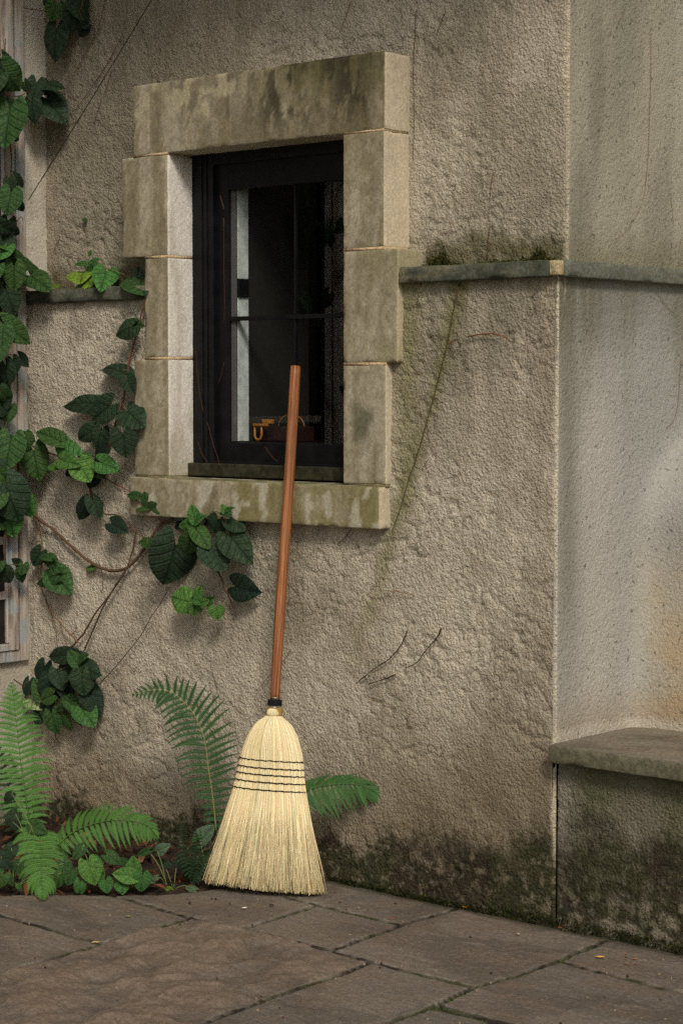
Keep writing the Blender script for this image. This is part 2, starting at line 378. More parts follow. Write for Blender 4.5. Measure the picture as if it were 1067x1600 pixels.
T, Z = np.meshgrid(np.concatenate([lin(0, 1.0, .0052), lin(1.05, 2.6, .06)]), lin(-.05, ledz0 + .01, .0052), indexing='ij')
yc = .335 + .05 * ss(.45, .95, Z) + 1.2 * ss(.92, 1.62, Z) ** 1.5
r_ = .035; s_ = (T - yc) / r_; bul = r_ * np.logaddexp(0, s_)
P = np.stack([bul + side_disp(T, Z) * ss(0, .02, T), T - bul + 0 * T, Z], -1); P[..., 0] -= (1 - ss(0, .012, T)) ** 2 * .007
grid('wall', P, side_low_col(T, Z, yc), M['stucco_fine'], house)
def side_up_col(t, z):
    c = np.ones(t.shape + (3,)) * L(160, 153, 134)
    c = mix(c, L(134, 130, 112), ss(.35, .65, fbm(t * 6, z * 1.8, 131, 4)) * .7)
    c = mix(c, L(178, 172, 154), ss(.5, .75, fbm(t * 12, z * 1.5, 133, 4)) * .45)
    c = mix(c, L(118, 113, 94), ss(.5, .75, fbm(t * 10, z * 2, 135, 4)) * .45)
    c = mix(c, L(110, 100, 70), (1 - ss(1.62, 1.72, z + .06 * (fbm(t * 12, z * 12, 137, 3) - .5))) * .5)
    return c
T, Z = np.meshgrid(np.concatenate([lin(.08, 1.0, .0052), lin(1.05, 2.6, .06)]), np.concatenate([lin(ledz1 - .03, 2.36, .0052), lin(2.4, ZT, .05)]), indexing='ij')
P = np.stack([-.03 + side_disp(T, Z) * ss(.08, .1, T) - (1 - ss(0, .012, T - .08)) ** 2 * .006, T, Z], -1)
grid('wall', P, side_up_col(T, Z), M['stucco_fine'], house)
# wall coming forward on the left
def left_col(y, z):
    c = np.ones(y.shape + (3,)) * L(190, 182, 165)
    c = mix(c, L(150, 140, 118), ss(.45, .7, fbm(y * 9, z * 3, 141, 4)) * .6)
    return mix(c, L(150, 125, 95), (1 - ss(.0, .25, z + .1 * fbm(y * 8, z * 8, 3, 3))) * .5)
Y, Z = np.meshgrid(np.concatenate([lin(-3.2, -.35, .04), lin(-.34, .1, .006)]), np.concatenate([lin(-.05, 2.36, .006), lin(2.4, ZT, .05)]), indexing='ij')
P = np.stack([XL + side_disp(Y + 5, Z) * 1.0, Y, Z], -1); grid('wall', P, left_col(Y, Z), M['stucco_smooth'], house)

# ledge courses
def ledge_col(x, y, z, N):
    c = np.ones(x.shape + (3,)) * L(92, 92, 78); n = fbm((x + y) * 22, z * 60, 151, 4)
    c = mix(c, L(66, 68, 58), ss(.4, .62, n)); c = mix(c, L(120, 112, 88), ss(.6, .75, fbm((x - y) * 9, z * 20, 153, 4)) * .6)
    return mix(c, L(70, 78, 44), ss(.3, .7, N[:, 2]) * .6)
rblock('stone_ledge', (on(623, 430, 1, -.025)[0], -.012, -.025, .10, ledz0, ledz1), .004, M['slate'], house, ledge_col, .012, .0022, 3)
rblock('stone_ledge', (-1.20, .0, 0, .1, 0, .1), .004, M['slate'], house, ledge_col, .05, .002, 4) if False else None
rblock('stone_ledge', (XL + .001, -1.40, -.018, .10, ledz0 - .012, ledz1 - .012), .005, M['slate'], house, ledge_col, .012, .002, 5)
def ledge2_col(x, y, z, N):
    c = ledge_col(x, y, z, N); return mix(c, L(112, 114, 100), np.full(x.shape, .55))
rblock('stone_ledge', (-.06, .024, .004, 2.3, ledz0, ledz1), .004, M['slate'], house, ledge2_col, .014, .0012, 6)
mb = MB(); mb.box(-.0125, .016, -.018, .0045, ledz0 + .003, ledz1 - .002, L(176, 160, 122), .003); mb.build('mortar_patch', M['mortar'], house)

mb = MB(); mb.box(XL - 1.0, .50, -.52, 2.4, ZT, ZT + .12, None, .01); mb.build('added_shade_eave', M['black'] if 0 else mat_plain('shade_eave_boards', L(70, 60, 50), .8, .2), house, False)  # unseen overhang, added to darken the top of the walls
# ------------------------------------------------------------------ window stones
YS = -.02
def lime_col(x, y, z, N):
    c = np.ones(x.shape + (3,)) * L(186, 177, 155)
    f = np.clip(-N[:, 1], 0, 1); q = (N[:, 0] > .7)
    c = mix(c, L(160, 149, 124), ss(.35, .65, fbm(x * 7, z * 5, 161, 5)) * .7)
    c = mix(c, L(136, 125, 98), f * (.35 + .6 * ss(.36, .60, fbm(x * 22, z * 2.4, 163, 6, .6))))
    c = mix(c, L(104, 95, 72), f * ss(.50, .72, fbm(x * 34, z * 6, 165, 6, .65)) * .55)
    c = mix(c, L(186, 177, 152), f * ss(.58, .70, fbm(x * 50, z * 38, 167, 4)) * .3)
    c = mix(c, L(98, 88, 64), f * ss(.50, .64, fbm(x * 90, z * 75, 168, 3)) * .3)
    c = mix(c, L(222, 215, 204), np.where(q & (x < -1.2), .85, 0.0))      # light on the sunward reveal painted into its colour
    c = mix(c, L(200, 184, 156), np.where(q & (x > -.7), .75, 0.0))  # sunward stone sides painted lighter than the fronts, as if lit
    c = mix(c, L(170, 158, 134), np.where(q, ss(.5, .7, fbm(y * 40 + x * 9, z * 9, 162, 5)) * .4, 0.0))
    g = np.where(q & (x < -1.2), (1 - ss(1.06, 1.24, z + .08 * (fbm(x * 40 + y * 40, z * 30, 169, 3) - .5))) * .6, 0); c = mix(c, L(136, 128, 98), g)
    return c
def lintel_col(x, y, z, N):
    c = lime_col(x, y, z, N); f = np.clip(-N[:, 1], 0, 1) + np.clip(N[:, 2], 0, 1)
    n = fbm(x * 12, z * 6, 171, 5)
    c = mix(c, L(104, 94, 68), f * ss(.25, .6, n) * ss(-1.4, -1.1, x) * .7)
    g = ss(2.03, 2.16, z + .10 * (fbm(x * 14, z * 14, 173, 4) - .5)) * ss(-1.05, -.8, x); c = mix(c, L(96, 92, 50), f * g * .7)
    dk = np.exp(-((x + .65) / .07) ** 2) * ss(.38, .56, fbm(x * 40, z * 20, 175, 6, .65)) + np.exp(-((x + .88) / .10) ** 2) * ss(.46, .58, fbm(x * 40, z * 16, 177, 6, .65)) + .45 * ss(.52, .62, fbm(x * 34, z * 12, 178, 6, .65)) * ss(-1.4, -1.2, x); c = mix(c, L(50, 46, 33), f * np.clip(dk, 0, 1) * .85 * ss(1.93, 2.06, z))
    li = ss(.50, .58, fbm(x * 30, z * 26, 179, 4)) * ss(2.02, 2.08, z) * ss(-.95, -1.1, x); c = mix(c, L(176, 166, 134), f * li * .75)
    return c
def sill_col(x, y, z, N):
    c = lime_col(x, y, z, N); f = np.clip(-N[:, 1], 0, 1)
    c = mix(c, L(124, 116, 72), f * ss(.3, .55, fbm(x * 11, z * 6, 181, 5)) * ss(-1.35, -1.2, x) * .75)
    c = mix(c, L(186, 180, 160), f * ss(.6, .68, fbm(x * 30, z * 20, 183, 3)) * .7)
    return mix(c, L(84, 84, 40), np.clip(N[:, 2], 0, 1) * ss(.2, .5, fbm(x * 16, y * 16, 185, 4)) * .85)
def r2_col(x, y, z, N):
    c = lime_col(x, y, z, N); return mix(c, L(138, 130, 94), ss(.3, .6, fbm(x * 9, z * 4, 187, 4)) * ss(-.60, -.52, x) * .7)
def r3_col(x, y, z, N):
    c = lime_col(x, y, z, N)
    d = np.hypot((x + .60) / .8, (z - 1.22) / 1.2); return mix(c, L(70, 72, 46), (1 - ss(.01, .07, d + .06 * (fbm(x * 30, z * 30, 189, 4) - .5))) * .75)
sur = empty('window_surround', (-1, 0, 1.5)); sur.parent = house; sur.matrix_parent_inverse = Matrix.Translation(-Vector(house.location))
_sl = Vector(sur.location)
def X_(px, py, y=YS): return on(px, py, 1, y)[0]
def Z_(px, py, y=YS): return on(px, py, 1, y)[2]
zl0, zl1 = Z_(263, 238), Z_(400, 109); zA = Z_(230, 402); zB = Z_(230, 560); zC = 1.058
zR1 = Z_(570, 388.5); zR2 = Z_(570, 568.5); xi0, xi1 = X_(263, 500), X_(536, 500)
YB = .075; G = .0028
def blk(name, x0, x1, z0, z1, fn, y0=YS, y1=YB + .02, seed=1, r=.0035): return rblock(name, (x0, x1, y0, y1, z0, z1), r, M['lime'], sur, fn, .0085, .0009, seed)
blk('lintel', X_(208, 180), X_(601, 140), zl0, zl1 + .004, lintel_col, seed=11)
blk('stone_block', X_(190, 320), xi0, zA + G, zl0 - G, lime_col, seed=12)
blk('stone_block', X_(226, 480), xi0, zB + G, zA - G, lime_col, seed=13)
blk('stone_block', X_(210, 650), xi0, zC + G, zB - G, lime_col, seed=14)
blk('stone_block', xi1, X_(600, 290), zR1 + G, zl0 - G, lime_col, seed=15)
blk('stone_block', xi1, X_(621, 480), zR2 + G, zR1 - G, r2_col, seed=16)
blk('stone_block', xi1, X_(603, 650), zC + G, zR2 - G, r3_col, seed=17)
sx0, sx1 = X_(203, 790, -.042), X_(592, 790, -.042); sz0 = Z_(400, 816, -.042); sz1 = Z_(400, 753, -.042)
blk('window_sill', sx0, sx1, sz0, sz1, sill_col, -.042, YB + .04, 18)
mb = MB(); mc = L(192, 164, 128)
for (x0, x1, z) in ((X_(208, 200), xi0, zl0), (X_(226, 400), xi0, zA), (X_(226, 560), xi0, zB), (xi1, X_(600, 200), zl0), (xi1, X_(600, 390), zR1), (xi1, X_(603, 568), zR2)):
    mb = MB(); mb.box(x0 + .0005, x1 - .0004, YS + .0004, YB + .015, z - G - .001, z + G + .001, mc); mb.build('mortar_joint', M['mortar'], sur)
for (x0, x1) in ((X_(210, 700), xi0), (xi1, X_(603, 700))): mb = MB(); mb.box(x0 + .002, x1 - .002, YS + .002, YB + .015, sz1 - .002, zC + G + .001, L(120, 112, 78)); mb.build('mortar_joint', M['mortar'], sur)

# ------------------------------------------------------------------ window
win = empty('window', (-1, .09, 1.5)); win.parent = house; win.matrix_parent_inverse = Matrix.Translation(-Vector(house.location))
fx0, fx1 = xi0 - .02, xi1 + .05; fz0, fz1 = sz1 - .012, zl0 + .02
yF = YB; a0 = on(333, 500, 1, yF)[0]; zt = on(400, 250, 1, yF)[2]; zb = on(400, 722, 1, yF)[2]
mb = MB(); W_ = .045
mb.box(fx0, a0, yF, yF + W_, fz0, fz1, None, .002); mb.box(fx1 - .09, fx1, yF, yF + W_, fz0, fz1, None, .002)
mb.box(a0, fx1 - .09, yF, yF + W_, zt, fz1, None, .002); mb.box(a0, fx1 - .09, yF, yF + W_, fz0, zb, None, .002)
for q in (.33, .62):  # rebate lines of the frame
    xx = fx0 + (a0 - fx0) * (q + .35 * (1 - q)); mb.box(xx, xx + .004, yF - .004, yF + .001, fz0 + .02, fz1 - .02, None, .001)
mb.build('frame', M['black'], win, False)
mb = MB(); mb.box(fx0 + .01, fx1 - .06, yF - .022, yF + .01, on(450, 742, 1, yF - .022)[2] - .012, on(450, 728, 1, yF - .02)[2], None, .003)
mb.build('frame_sill', mat_plain('mossy_frame_sill', L(50, 47, 32), .85, .2, 50, .001, .5), win, False)
yS = yF + .014; b0 = on(357, 500, 1, yS)[0]; zt2 = on(450, 288, 1, yS)[2]; zb2 = on(450, 693, 1, yS)[2]
mb = MB(); xe = fx1 - .095
mb.box(a0 - .004, b0, yS, yS + .016, zb - .004, zt + .004, None, .002); mb.box(xe - .04, xe, yS, yS + .016, zb, zt, None, .002)
mb.box(b0, xe - .04, yS, yS + .016, zt2, zt + .003, None, .002); mb.box(b0, xe - .04, yS, yS + .016, zb - .003, zb2, None, .002)
mb.build('sash', M['black'], win, False)
yG = yS + .009
mb = MB(); zmu = on(450, 495, 1, yG)[2]; xmu = on(462, 400, 1, yG)[0]
mb.box(b0, xe, yG - .006, yG + .010, zmu - .006, zmu + .006, None, .001); mb.build('crossbar', M['black'], win, False)
mb = MB(); mb.box(xmu - .003, xmu + .002, yG - .004, yG + .008, zb2, zt2, None, .001); mb.build('crossbar', M['black'], win, False)
mb = MB(); mb.add([(b0 - .003, yG, zb2 - .003), (xe, yG, zb2 - .003), (xe, yG, zt2 + .003), (b0 - .003, yG, zt2 + .003)], [(0, 1, 2, 3)])
t = NT('window_glass'); t.t.nodes.remove(t.b); ge = t.n('ShaderNodeNewGeometry'); dp = t.n('ShaderNodeVectorMath', operation='DOT_PRODUCT'); t.l(ge.outputs['Normal'], dp.inputs[0]); t.l(ge.outputs['Incoming'], dp.inputs[1]); fz_ = t.math('ADD', .05, t.math('MULTIPLY', .9, t.math('POWER', t.math('SUBTRACT', 1.0, t.math('ABSOLUTE', dp.outputs['Value'])), 5))); gl = t.n('ShaderNodeBsdfGlossy'); gl.inputs['Roughness'].default_value = 0.0
tr = t.n('ShaderNodeBsdfTransparent'); tr.inputs[0].default_value = (.96, .98, .97, 1); mx = t.n('ShaderNodeMixShader'); t.l(fz_, mx.inputs[0]); t.l(tr.outputs[0], mx.inputs[1]); t.l(gl.outputs[0], mx.inputs[2]); t.l(mx.outputs[0], t.out.inputs[0])
mb.build('glass', t.m, win, False)
# inner jamb, white painted, with a dark latch; dark room behind
yi = yG + .008; xj = on(371, 500, 1, yi)[0]
mb = MB(); mb.box(xj - .05, xj, yi + .002, yi + .045, zb2 + .003, zt2 + .06, None, .001); mb.build('inner_jamb', M['white'], win, False)
mb = MB(); mb.box(xj - .05, xj - .001, yi - .006, yi + .001, zb2 + .003, zt2 + .05); mb.build('inner_bead', mat_plain('grey_bead', (.10, .09, .09), .5, .3), win, False)
zla = on(376, 449, 1, yi)[2]
mb = MB(); mb.box(xj - .002, xj + .007, yi - .001, yi + .040, zla - .026, zla + .026, None, .002); mb.build('latch', M['black'], win, False)
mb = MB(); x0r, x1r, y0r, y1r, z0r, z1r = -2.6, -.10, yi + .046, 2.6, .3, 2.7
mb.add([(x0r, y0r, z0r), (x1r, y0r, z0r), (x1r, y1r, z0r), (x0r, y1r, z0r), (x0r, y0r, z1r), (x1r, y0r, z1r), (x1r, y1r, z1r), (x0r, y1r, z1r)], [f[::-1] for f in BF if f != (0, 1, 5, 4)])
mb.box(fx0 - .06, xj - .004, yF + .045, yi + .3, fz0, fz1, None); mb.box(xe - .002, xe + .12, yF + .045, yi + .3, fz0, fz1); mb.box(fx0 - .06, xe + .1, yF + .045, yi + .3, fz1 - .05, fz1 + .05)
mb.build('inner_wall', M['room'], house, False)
zis = zb2 + .001
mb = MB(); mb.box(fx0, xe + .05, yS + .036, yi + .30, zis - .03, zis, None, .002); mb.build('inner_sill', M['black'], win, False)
# things on the inner sill
yT = yi + .06
o = empty('hand_tool', tuple(on(408, 688, 1, yT))); tag(o, 'small yellow tool with rounded hook end standing behind the window glass', 'tool')
zT = zis + .001; xt = on(398, 680, 1, yT)[0]
mb = MB(); pts = [(xt, yT, zT + .045), (xt, yT, zT + .014), (xt + .006, yT, zT + .006), (xt + .016, yT, zT + .004), (xt + .024, yT, zT + .008), (xt + .027, yT, zT + .018), (xt + .027, yT, zT + .050)]
mb.tube(pts, .0038, 8); mb.box(xt - .004, xt + .055, yT - .006, yT + .006, zT + .043, zT + .050, None, .001); mb.build('hook', M['yellow'], o)
mb = MB()
for k in range(6): mb.box(xt + .034 + k * .0065, xt + .038 + k * .0065, yT - .005, yT + .005, zT + .050, zT + .062, None, .0005)
mb.build('comb', M['yellow'], o)
o = empty('metal_box', tuple(on(440, 688, 1, yT + .05))); tag(o, 'low dark red box with thin arched handle behind the window glass', 'box')
xb0 = on(404, 680, 1, yT + .05)[0]; mb = MB(); mb.box(xb0, xb0 + .17, yT + .025, yT + .10, zT, zT + .042, None, .003); mb.build('box_body', M['red'], o, False)
mb = MB(); mb.tube([(xb0 + .068 + .05 * (1 - math.cos(a)), yT + .06, zT + .040 + .036 * math.sin(a)) for a in np.linspace(0, math.pi, 16)], .0016, 6); mb.build('handle', M['yellow'], o)

# ------------------------------------------------------------------ low wall with slab, right
lw = empty('low_wall', (.4, 0, 0)); tag(lw, 'low mossy stucco wall capped with thick grey stone slab, right of the corner', 'wall')
def low_col(x, z):
    c = np.ones(x.shape + (3,)) * L(112, 106, 88)
    c = mix(c, L(94, 95, 66), ss(.35, .6, fbm(x * 8, z * 8, 201, 6, .6)) * .7)
    c = mix(c, L(150, 142, 128), (ss(.10, .02, x) * .6 + ss(.5, .7, fbm(x * 10, z * 6, 203, 4)) * .4) * ss(.12, .25, z))
    nz = fbm(x * 9, z * 9, 205, 7, .68)
    m = ss(.30, .20, z + .22 * (nz - .5)); spk = ss(.55, .68, fbm(x * 55, z * 55, 207, 3)); low = ss(.16, .04, z + .1 * (nz - .5))
    c = mix(c, mix(np.ones(x.shape + (3,)) * L(52, 46, 34), L(52, 52, 30), ss(.42, .6, fbm(x * 6, z * 6, 209, 3)) * (1 - low * .7)), m * .9 * (1 - spk * (.35 + .5 * low)))
    return mix(c, L(150, 138, 120), low * ss(.52, .62, fbm(x * 30, z * 30, 211, 4)) * .55)
X, Z = np.meshgrid(np.concatenate([lin(.0025, .62, .0052), lin(.66, 2.4, .06)]), lin(-.05, .413, .0052), indexing='ij')
X0 = X + (-.0008 + .0042 * fbm(Z * 18, Z * 0, 91, 5, .7)) * (1 - ss(0, .05, X))
P = np.stack([X0, .0 - front_disp(X + 7, Z, .8) + (1 - ss(0, .012, X)) ** 2 * .012, Z], -1)
grid('base', P, low_col(X, Z), M['stucco'], lw)
def slab_col(x, y, z, N):
    c = np.ones(x.shape + (3,)) * L(120, 111, 96); c = mix(c, L(100, 92, 78), ss(.4, .6, fbm(x * 6, y * 10 + z * 10, 213, 4)))
    c = mix(c, L(134, 118, 96), ss(.6, .7, fbm(x * 30, y * 40, 215, 4)) * .5)
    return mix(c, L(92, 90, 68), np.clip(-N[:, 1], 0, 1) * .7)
rblock('slab', (.010, 2.4, -.042, .50, .410, .4535), .0035, M['slate'], lw, slab_col, .013, .0014, 21)

# ------------------------------------------------------------------ ground: paving, bed, ground sheet
def G_(px, py): return tuple(on(px, py, 2, 0)[:2])
def ext(a, b, k): d = np.subtract(b, a); d = d / np.linalg.norm(d); return tuple(np.add(b, d * k))
J = []
j2 = [G_(*p) for p in [(298, 1434), (235, 1453), (162, 1474), (120, 1488), (0, 1520)]]; J.append(j2 + [ext(j2[-2], j2[-1], 1.6)])
J.append([ext(G_(162, 1474), G_(0, 1431), .9), G_(0, 1431), G_(90, 1456), G_(162, 1474)])
J.append([G_(165, 1397), G_(230, 1414), G_(298, 1434), G_(380, 1451), G_(450, 1468), G_(517, 1486), G_(580, 1503), G_(660, 1524), G_(740, 1543)])
J.append([G_(380, 1450), G_(430, 1436), G_(488, 1417)])
J.append([G_(445, 1402), G_(533, 1424), G_(628, 1446)])
J.append([G_(517, 1486), G_(560, 1470), G_(628, 1446), G_(713, 1420)])
j7 = [G_(580, 1503), G_(533, 1523), G_(430, 1556), G_(315, 1600)]; J.append(j7 + [ext(j7[-2], j7[-1], 1.6)])
j9 = [G_(945, 1472), G_(873, 1503), G_(800, 1527), G_(740, 1543), G_(680, 1573), G_(600, 1600)]; J.append(j9 + [ext(j9[-2], j9[-1], 1.6)])
J.append([G_(873, 1503), G_(960, 1525), G_(1067, 1551), ext(G_(873, 1503), G_(1067, 1551), 1.4)])
J.append([G_(680, 1573), G_(790, 1602), ext(G_(680, 1573), G_(790, 1602), 1.0)])
J.append([(1.25, 0), ext((1.25, 0), (.95, -.5), 2.0)]); J.append([(-.2, -1.7), (1.4, -1.2)]); J.append([(-1.6, -2.0), (-.4, -2.2)])
bed = [(-3.2, -2.75), (-1.9, -1.35), (-1.253, -.69), (-1.10, -.54), (-.955, -.403), (-.905, -.30), (-.855, -.17), (-.80, -.05), (-.78, .05)]
def axis_(a0, a1, b0, b1, f, c):
    return np.concatenate([lin(a0, b0, c)[:-1], lin(b0, b1, f), lin(b1, a1, c)[1:]])
xs = axis_(-3.2, 3.0, -1.45, .78, .0040, .035); ys = np.concatenate([lin(-3.0, -1.45, .035)[:-1], lin(-1.45, .012, .0040)])
X, Y = np.meshgrid(xs, ys, indexing='ij')
wob = .006 * (fbm(X * 18, Y * 18, 301, 3) - .5)
D = np.min([seg_dist(X + wob, Y + wob * .7, p) for p in J], axis=0)
wide = seg_dist(X, Y, J[9][:2])
D = np.where(wide < .02, D * .55, D)
inb = np.interp(Y, [p[1] for p in bed], [p[0] for p in bed]); bd = (X - inb) * .72 + .010 * (fbm(X * 14, Y * 14, 303, 3) - .5)
# big rippled stone between joints 2, 3 and 7
def side(a, b): return (b[0] - a[0]) * (Y - a[1]) - (b[1] - a[1]) * (X - a[0])
s1 = side(j2[0], j2[-1]); s2 = side(G_(298, 1434), G_(580, 1503)); s3 = side(j7[0], j7[-1])
ci = G_(290, 1520); pick = lambda sd: np.sign(sd) == np.sign(sd[np.argmin(np.abs(xs - ci[0])), np.argmin(np.abs(ys - ci[1]))])
rip = pick(s1) & pick(s2) & pick(s3)
h = (fbm(X * 5, Y * 5, 311, 4) - .5) * .007 + (fbm(X * 26, Y * 26, 313, 4) - .5) * .0022
lay = fbm(X * 4 + Y * 2, Y * 7, 315, 4) * 9; h = h + (ss(.35, .65, lay - np.floor(lay)) - .5) * .0014
wx = X + .05 * (fbm(X * 7, Y * 7, 317, 3) - .5); wy = Y + .08 * (fbm(X * 7, Y * 7, 319, 3) - .5)
rp = (fbm(wx * 12 + wy * 5, wy * 10 - wx * 5, 321, 3, .42) - .5) * .040 + (1 - np.abs(2 * fbm(wx * 10 - wy * 4, wy * 9, 323, 2) - 1)) * .010
rm = rip * ss(.004, .03, D); h = h + rm * rp * 1.0
gro = 1 - ss(.0030, .0070, D); groc = 1 - ss(.0060, .0100, D); h = h - gro * .020 + (1 - ss(.0065, .018, D)) * (-.0015)
wallj = 1 - ss(.004, .012, np.abs(Y - .0) + .01 * (fbm(X * 20, Y * 3, 5, 2) - .5)); h = h - wallj * .008
h = h - (1 - ss(0, .010, bd)) * .05; 
# every stone its own tone, from which side of each joint it lies on
code = np.zeros(X.shape)
for k, p in enumerate(J[:10]): code = code + (side(p[0], p[-1]) > 0) * (2 ** k)
tone = _hash(code, code * 0 + 3, 5); tone = np.where(rip, .75, tone)
c = np.ones(X.shape + (3,)) * L(112, 102, 90)
c = mix(c, L(96, 89, 79), ss(.2, .9, tone) * .8); c = mix(c, L(108, 92, 79), np.where(rip, .4, 0.0))
c = mix(c, L(84, 74, 64), ss(.45, .65, fbm(X * 6, Y * 9, 331, 5)) * .55)
c = mix(c, L(112, 97, 81), ss(.5, .7, fbm(X * 9, Y * 13, 333, 4)) * .5)
c = mix(c, L(128, 118, 106), ss(.70, .80, fbm(X * 20, Y * 50, 335, 5)) * .4)
c = mix(c, L(150, 142, 130), (1 - ss(.010, .020, D)) * ss(.5, .7, fbm(X * 25, Y * 25, 337, 3)) * .22)
c = mix(c, L(122, 102, 86), rm * ss(.0, .010, rp) * .5); c = mix(c, L(72, 64, 56), rm * ss(.0, -.010, rp) * .5)  # ripple shading painted in: crests lighter, hollows darker
mossj = ss(.42, .6, fbm(X * 7, Y * 7, 339, 3))
c = mix(c, mix(np.ones(X.shape + (3,)) * L(26, 22, 16), L(46, 50, 20), mossj), groc * .95)
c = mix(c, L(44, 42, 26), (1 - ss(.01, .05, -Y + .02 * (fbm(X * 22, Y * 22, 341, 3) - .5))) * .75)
c = mix(c, L(58, 50, 40), (1 - ss(0, .012, bd)) * .8)
pv = grid('paving', np.stack([X, Y, h], -1), c, M['pave'], None); tag(pv, 'brown flagstone paving with mossy joints', 'paving', kind='structure')
X, Y = np.meshgrid(lin(-2.0, -.72, .007), lin(-1.6, .03, .007), indexing='ij')
h = -.020 + (fbm(X * 9, Y * 9, 351, 4) - .5) * .03 + (fbm(X * 60, Y * 60, 353, 3) - .5) * .016 + .02 * ss(-.6, 0, Y)
c = np.ones(X.shape + (3,)) * L(48, 36, 26); c = mix(c, L(78, 50, 32), ss(.58, .66, fbm(X * 55, Y * 40, 355, 3)) * .8); c = mix(c, L(22, 17, 13), ss(.5, .7, fbm(X * 30, Y * 30, 357, 3)) * .7)
tag(grid('soil', np.stack([X, Y, h], -1), c, M['soil'], None), kind='structure')
mb = MB(); mb.add([(-120, -120, -.09), (120, -120, -.09), (120, 120, -.09), (-120, 120, -.09)], [(0, 1, 2, 3)], L(84, 84, 60))
tag(mb.build('ground', M['soil'], None, False), kind='structure')

# ------------------------------------------------------------------ broom
def onz(py, px): return on(px, py, 2, 0)
bro = empty('broom', (0, 0, 0))
Pg = np.array(on(411, 1393, 2, .004)); Pw = np.array(on(450.5, 757, 1, -.062)); AX = Pw - Pg; AX /= np.linalg.norm(AX)
ptop = None
lo_, hi_ = 0, 2.5
for _ in range(50):
    m_ = (lo_ + hi_) / 2
    if proj(Pg + AX * m_)[1] > 572: lo_ = m_
    else: hi_ = m_
BL = lo_
def tp(py):
    a, b = 0, 2.5
    for _ in range(40):
        m_ = (a + b) / 2
        if proj(Pg + AX * m_)[1] > py: a = m_
        else: b = m_
    return a
bro.location = Pg; tag(bro, 'straw corn broom with reddish wooden handle leaning upright against the stone window sill', 'broom')
WD = np.array([.90, .40, 0]); WD -= AX * (WD @ AX); WD /= np.linalg.norm(WD); ND = np.cross(WD, AX); ND /= np.linalg.norm(ND)
if ND @ FW > 0: ND = -ND
ppm = F / ((Pg - CAM) @ FW); kx = 1 / (ppm * (WD @ RT))
def bp(t, u, v): return Pg + AX * t + WD * u + ND * v
prof_y = [1090, 1098, 1106, 1112, 1118, 1121, 1126, 1134, 1145, 1160, 1175, 1189, 1212, 1236, 1270, 1310, 1350, 1393]
prof_w = [11, 12, 13.0, 14, 13.0, 12, 21, 29, 36, 42, 46.5, 49.5, 53, 57, 65, 73, 80.5, 87.5]
prof_d = [9, 10, 12, 13, 12, 11, 14, 18, 21, 22, 21, 18, 17, 17, 19, 22, 26, 30]
pt = np.array([tp(y) for y in prof_y])[::-1]; pw = np.array(prof_w)[::-1] * kx; pd = np.array(prof_d)[::-1] / ppm
hw = lambda t: np.interp(t, pt, pw); hd = lambda t: np.interp(t, pt, pd)
# wooden handle, flattened grain in its own uv
t = NT('red_brown_wood'); mp = t.n('ShaderNodeMapping'); mp.inputs['Scale'].default_value = (26, 26, 1.3)
cb = t.n('ShaderNodeCombineXYZ'); sp = t.n('ShaderNodeSeparateXYZ'); t.l(t.tc.outputs['UV'], sp.inputs[0])
ang = t.math('MULTIPLY', sp.outputs[0], 2 * math.pi)
t.l(t.math('MULTIPLY', t.math('COSINE', ang), .1), cb.inputs[0]); t.l(t.math('MULTIPLY', t.math('SINE', ang), .1), cb.inputs[1]); t.l(sp.outputs[1], cb.inputs[2]); t.l(cb.outputs[0], mp.inputs[0])
n1 = t.noise(1.6, 5, .6, mp.outputs[0], .8); mp2 = t.n('ShaderNodeMapping'); mp2.inputs['Scale'].default_value = (95, 95, 5); t.l(cb.outputs[0], mp2.inputs[0]); n2 = t.noise(1.5, 3, .6, mp2.outputs[0])
cc = t.mix(t.ramp(n1, .38, .62), (.44, .17, .050), (.19, .058, .018)); cc = t.mix(t.ramp(n2, .49, .57, 0, .8), cc, (.085, .026, .012))
M['wood'] = t.fin(cc, t.ramp(n2, .3, .7, .5, .65), t.bump(n2, .0004), .4)
th0 = tp(1096); mb = MB(); rr = .0140
ts = np.linspace(th0, BL - .001, 40); hp = [bp(q, .0012 * math.sin(q * 7), 0) for q in ts]; hr = [rr * (.88 + .12 * ss(0, .25, np.array((q - th0) / (BL - th0)))) * (1 if q < BL - .006 else .93) for q in ts]
hp[-1] = bp(BL, .0012 * math.sin(BL * 7), 0); mb.tube(hp, [float(x) for x in hr], 24); mb.build('handle', M['wood'], bro)
def ring(mb, t, w_, d_, tube, n=28, c=None, bump=0, arc=0):
    pts = [bp(t + arc * math.cos(a) ** 2 + bump * math.sin(a * 17), math.cos(a) * w_, math.sin(a) * d_) for a in np.linspace(0, 2 * math.pi, n + 1)]
    mb.tube(pts, tube, 7, c, False)
mb = MB()
ring(mb, tp(1097), .0135, .0135, .0062); ring(mb, tp(1100), .0135, .0135, .0062)
for k in range(4): ring(mb, tp(1094.5 + k * 2.6), .0178, .0175, .0016)
mb.build('binding', M['thread'], bro)
mb = MB(); ring(mb, tp(1091), .0135, .0135, .0014); ring(mb, tp(1105.5), .0155, .0155, .0014); ring(mb, tp(1120), .0188, .0170, .0015); mb.build('wire_band', M['metal'], bro)
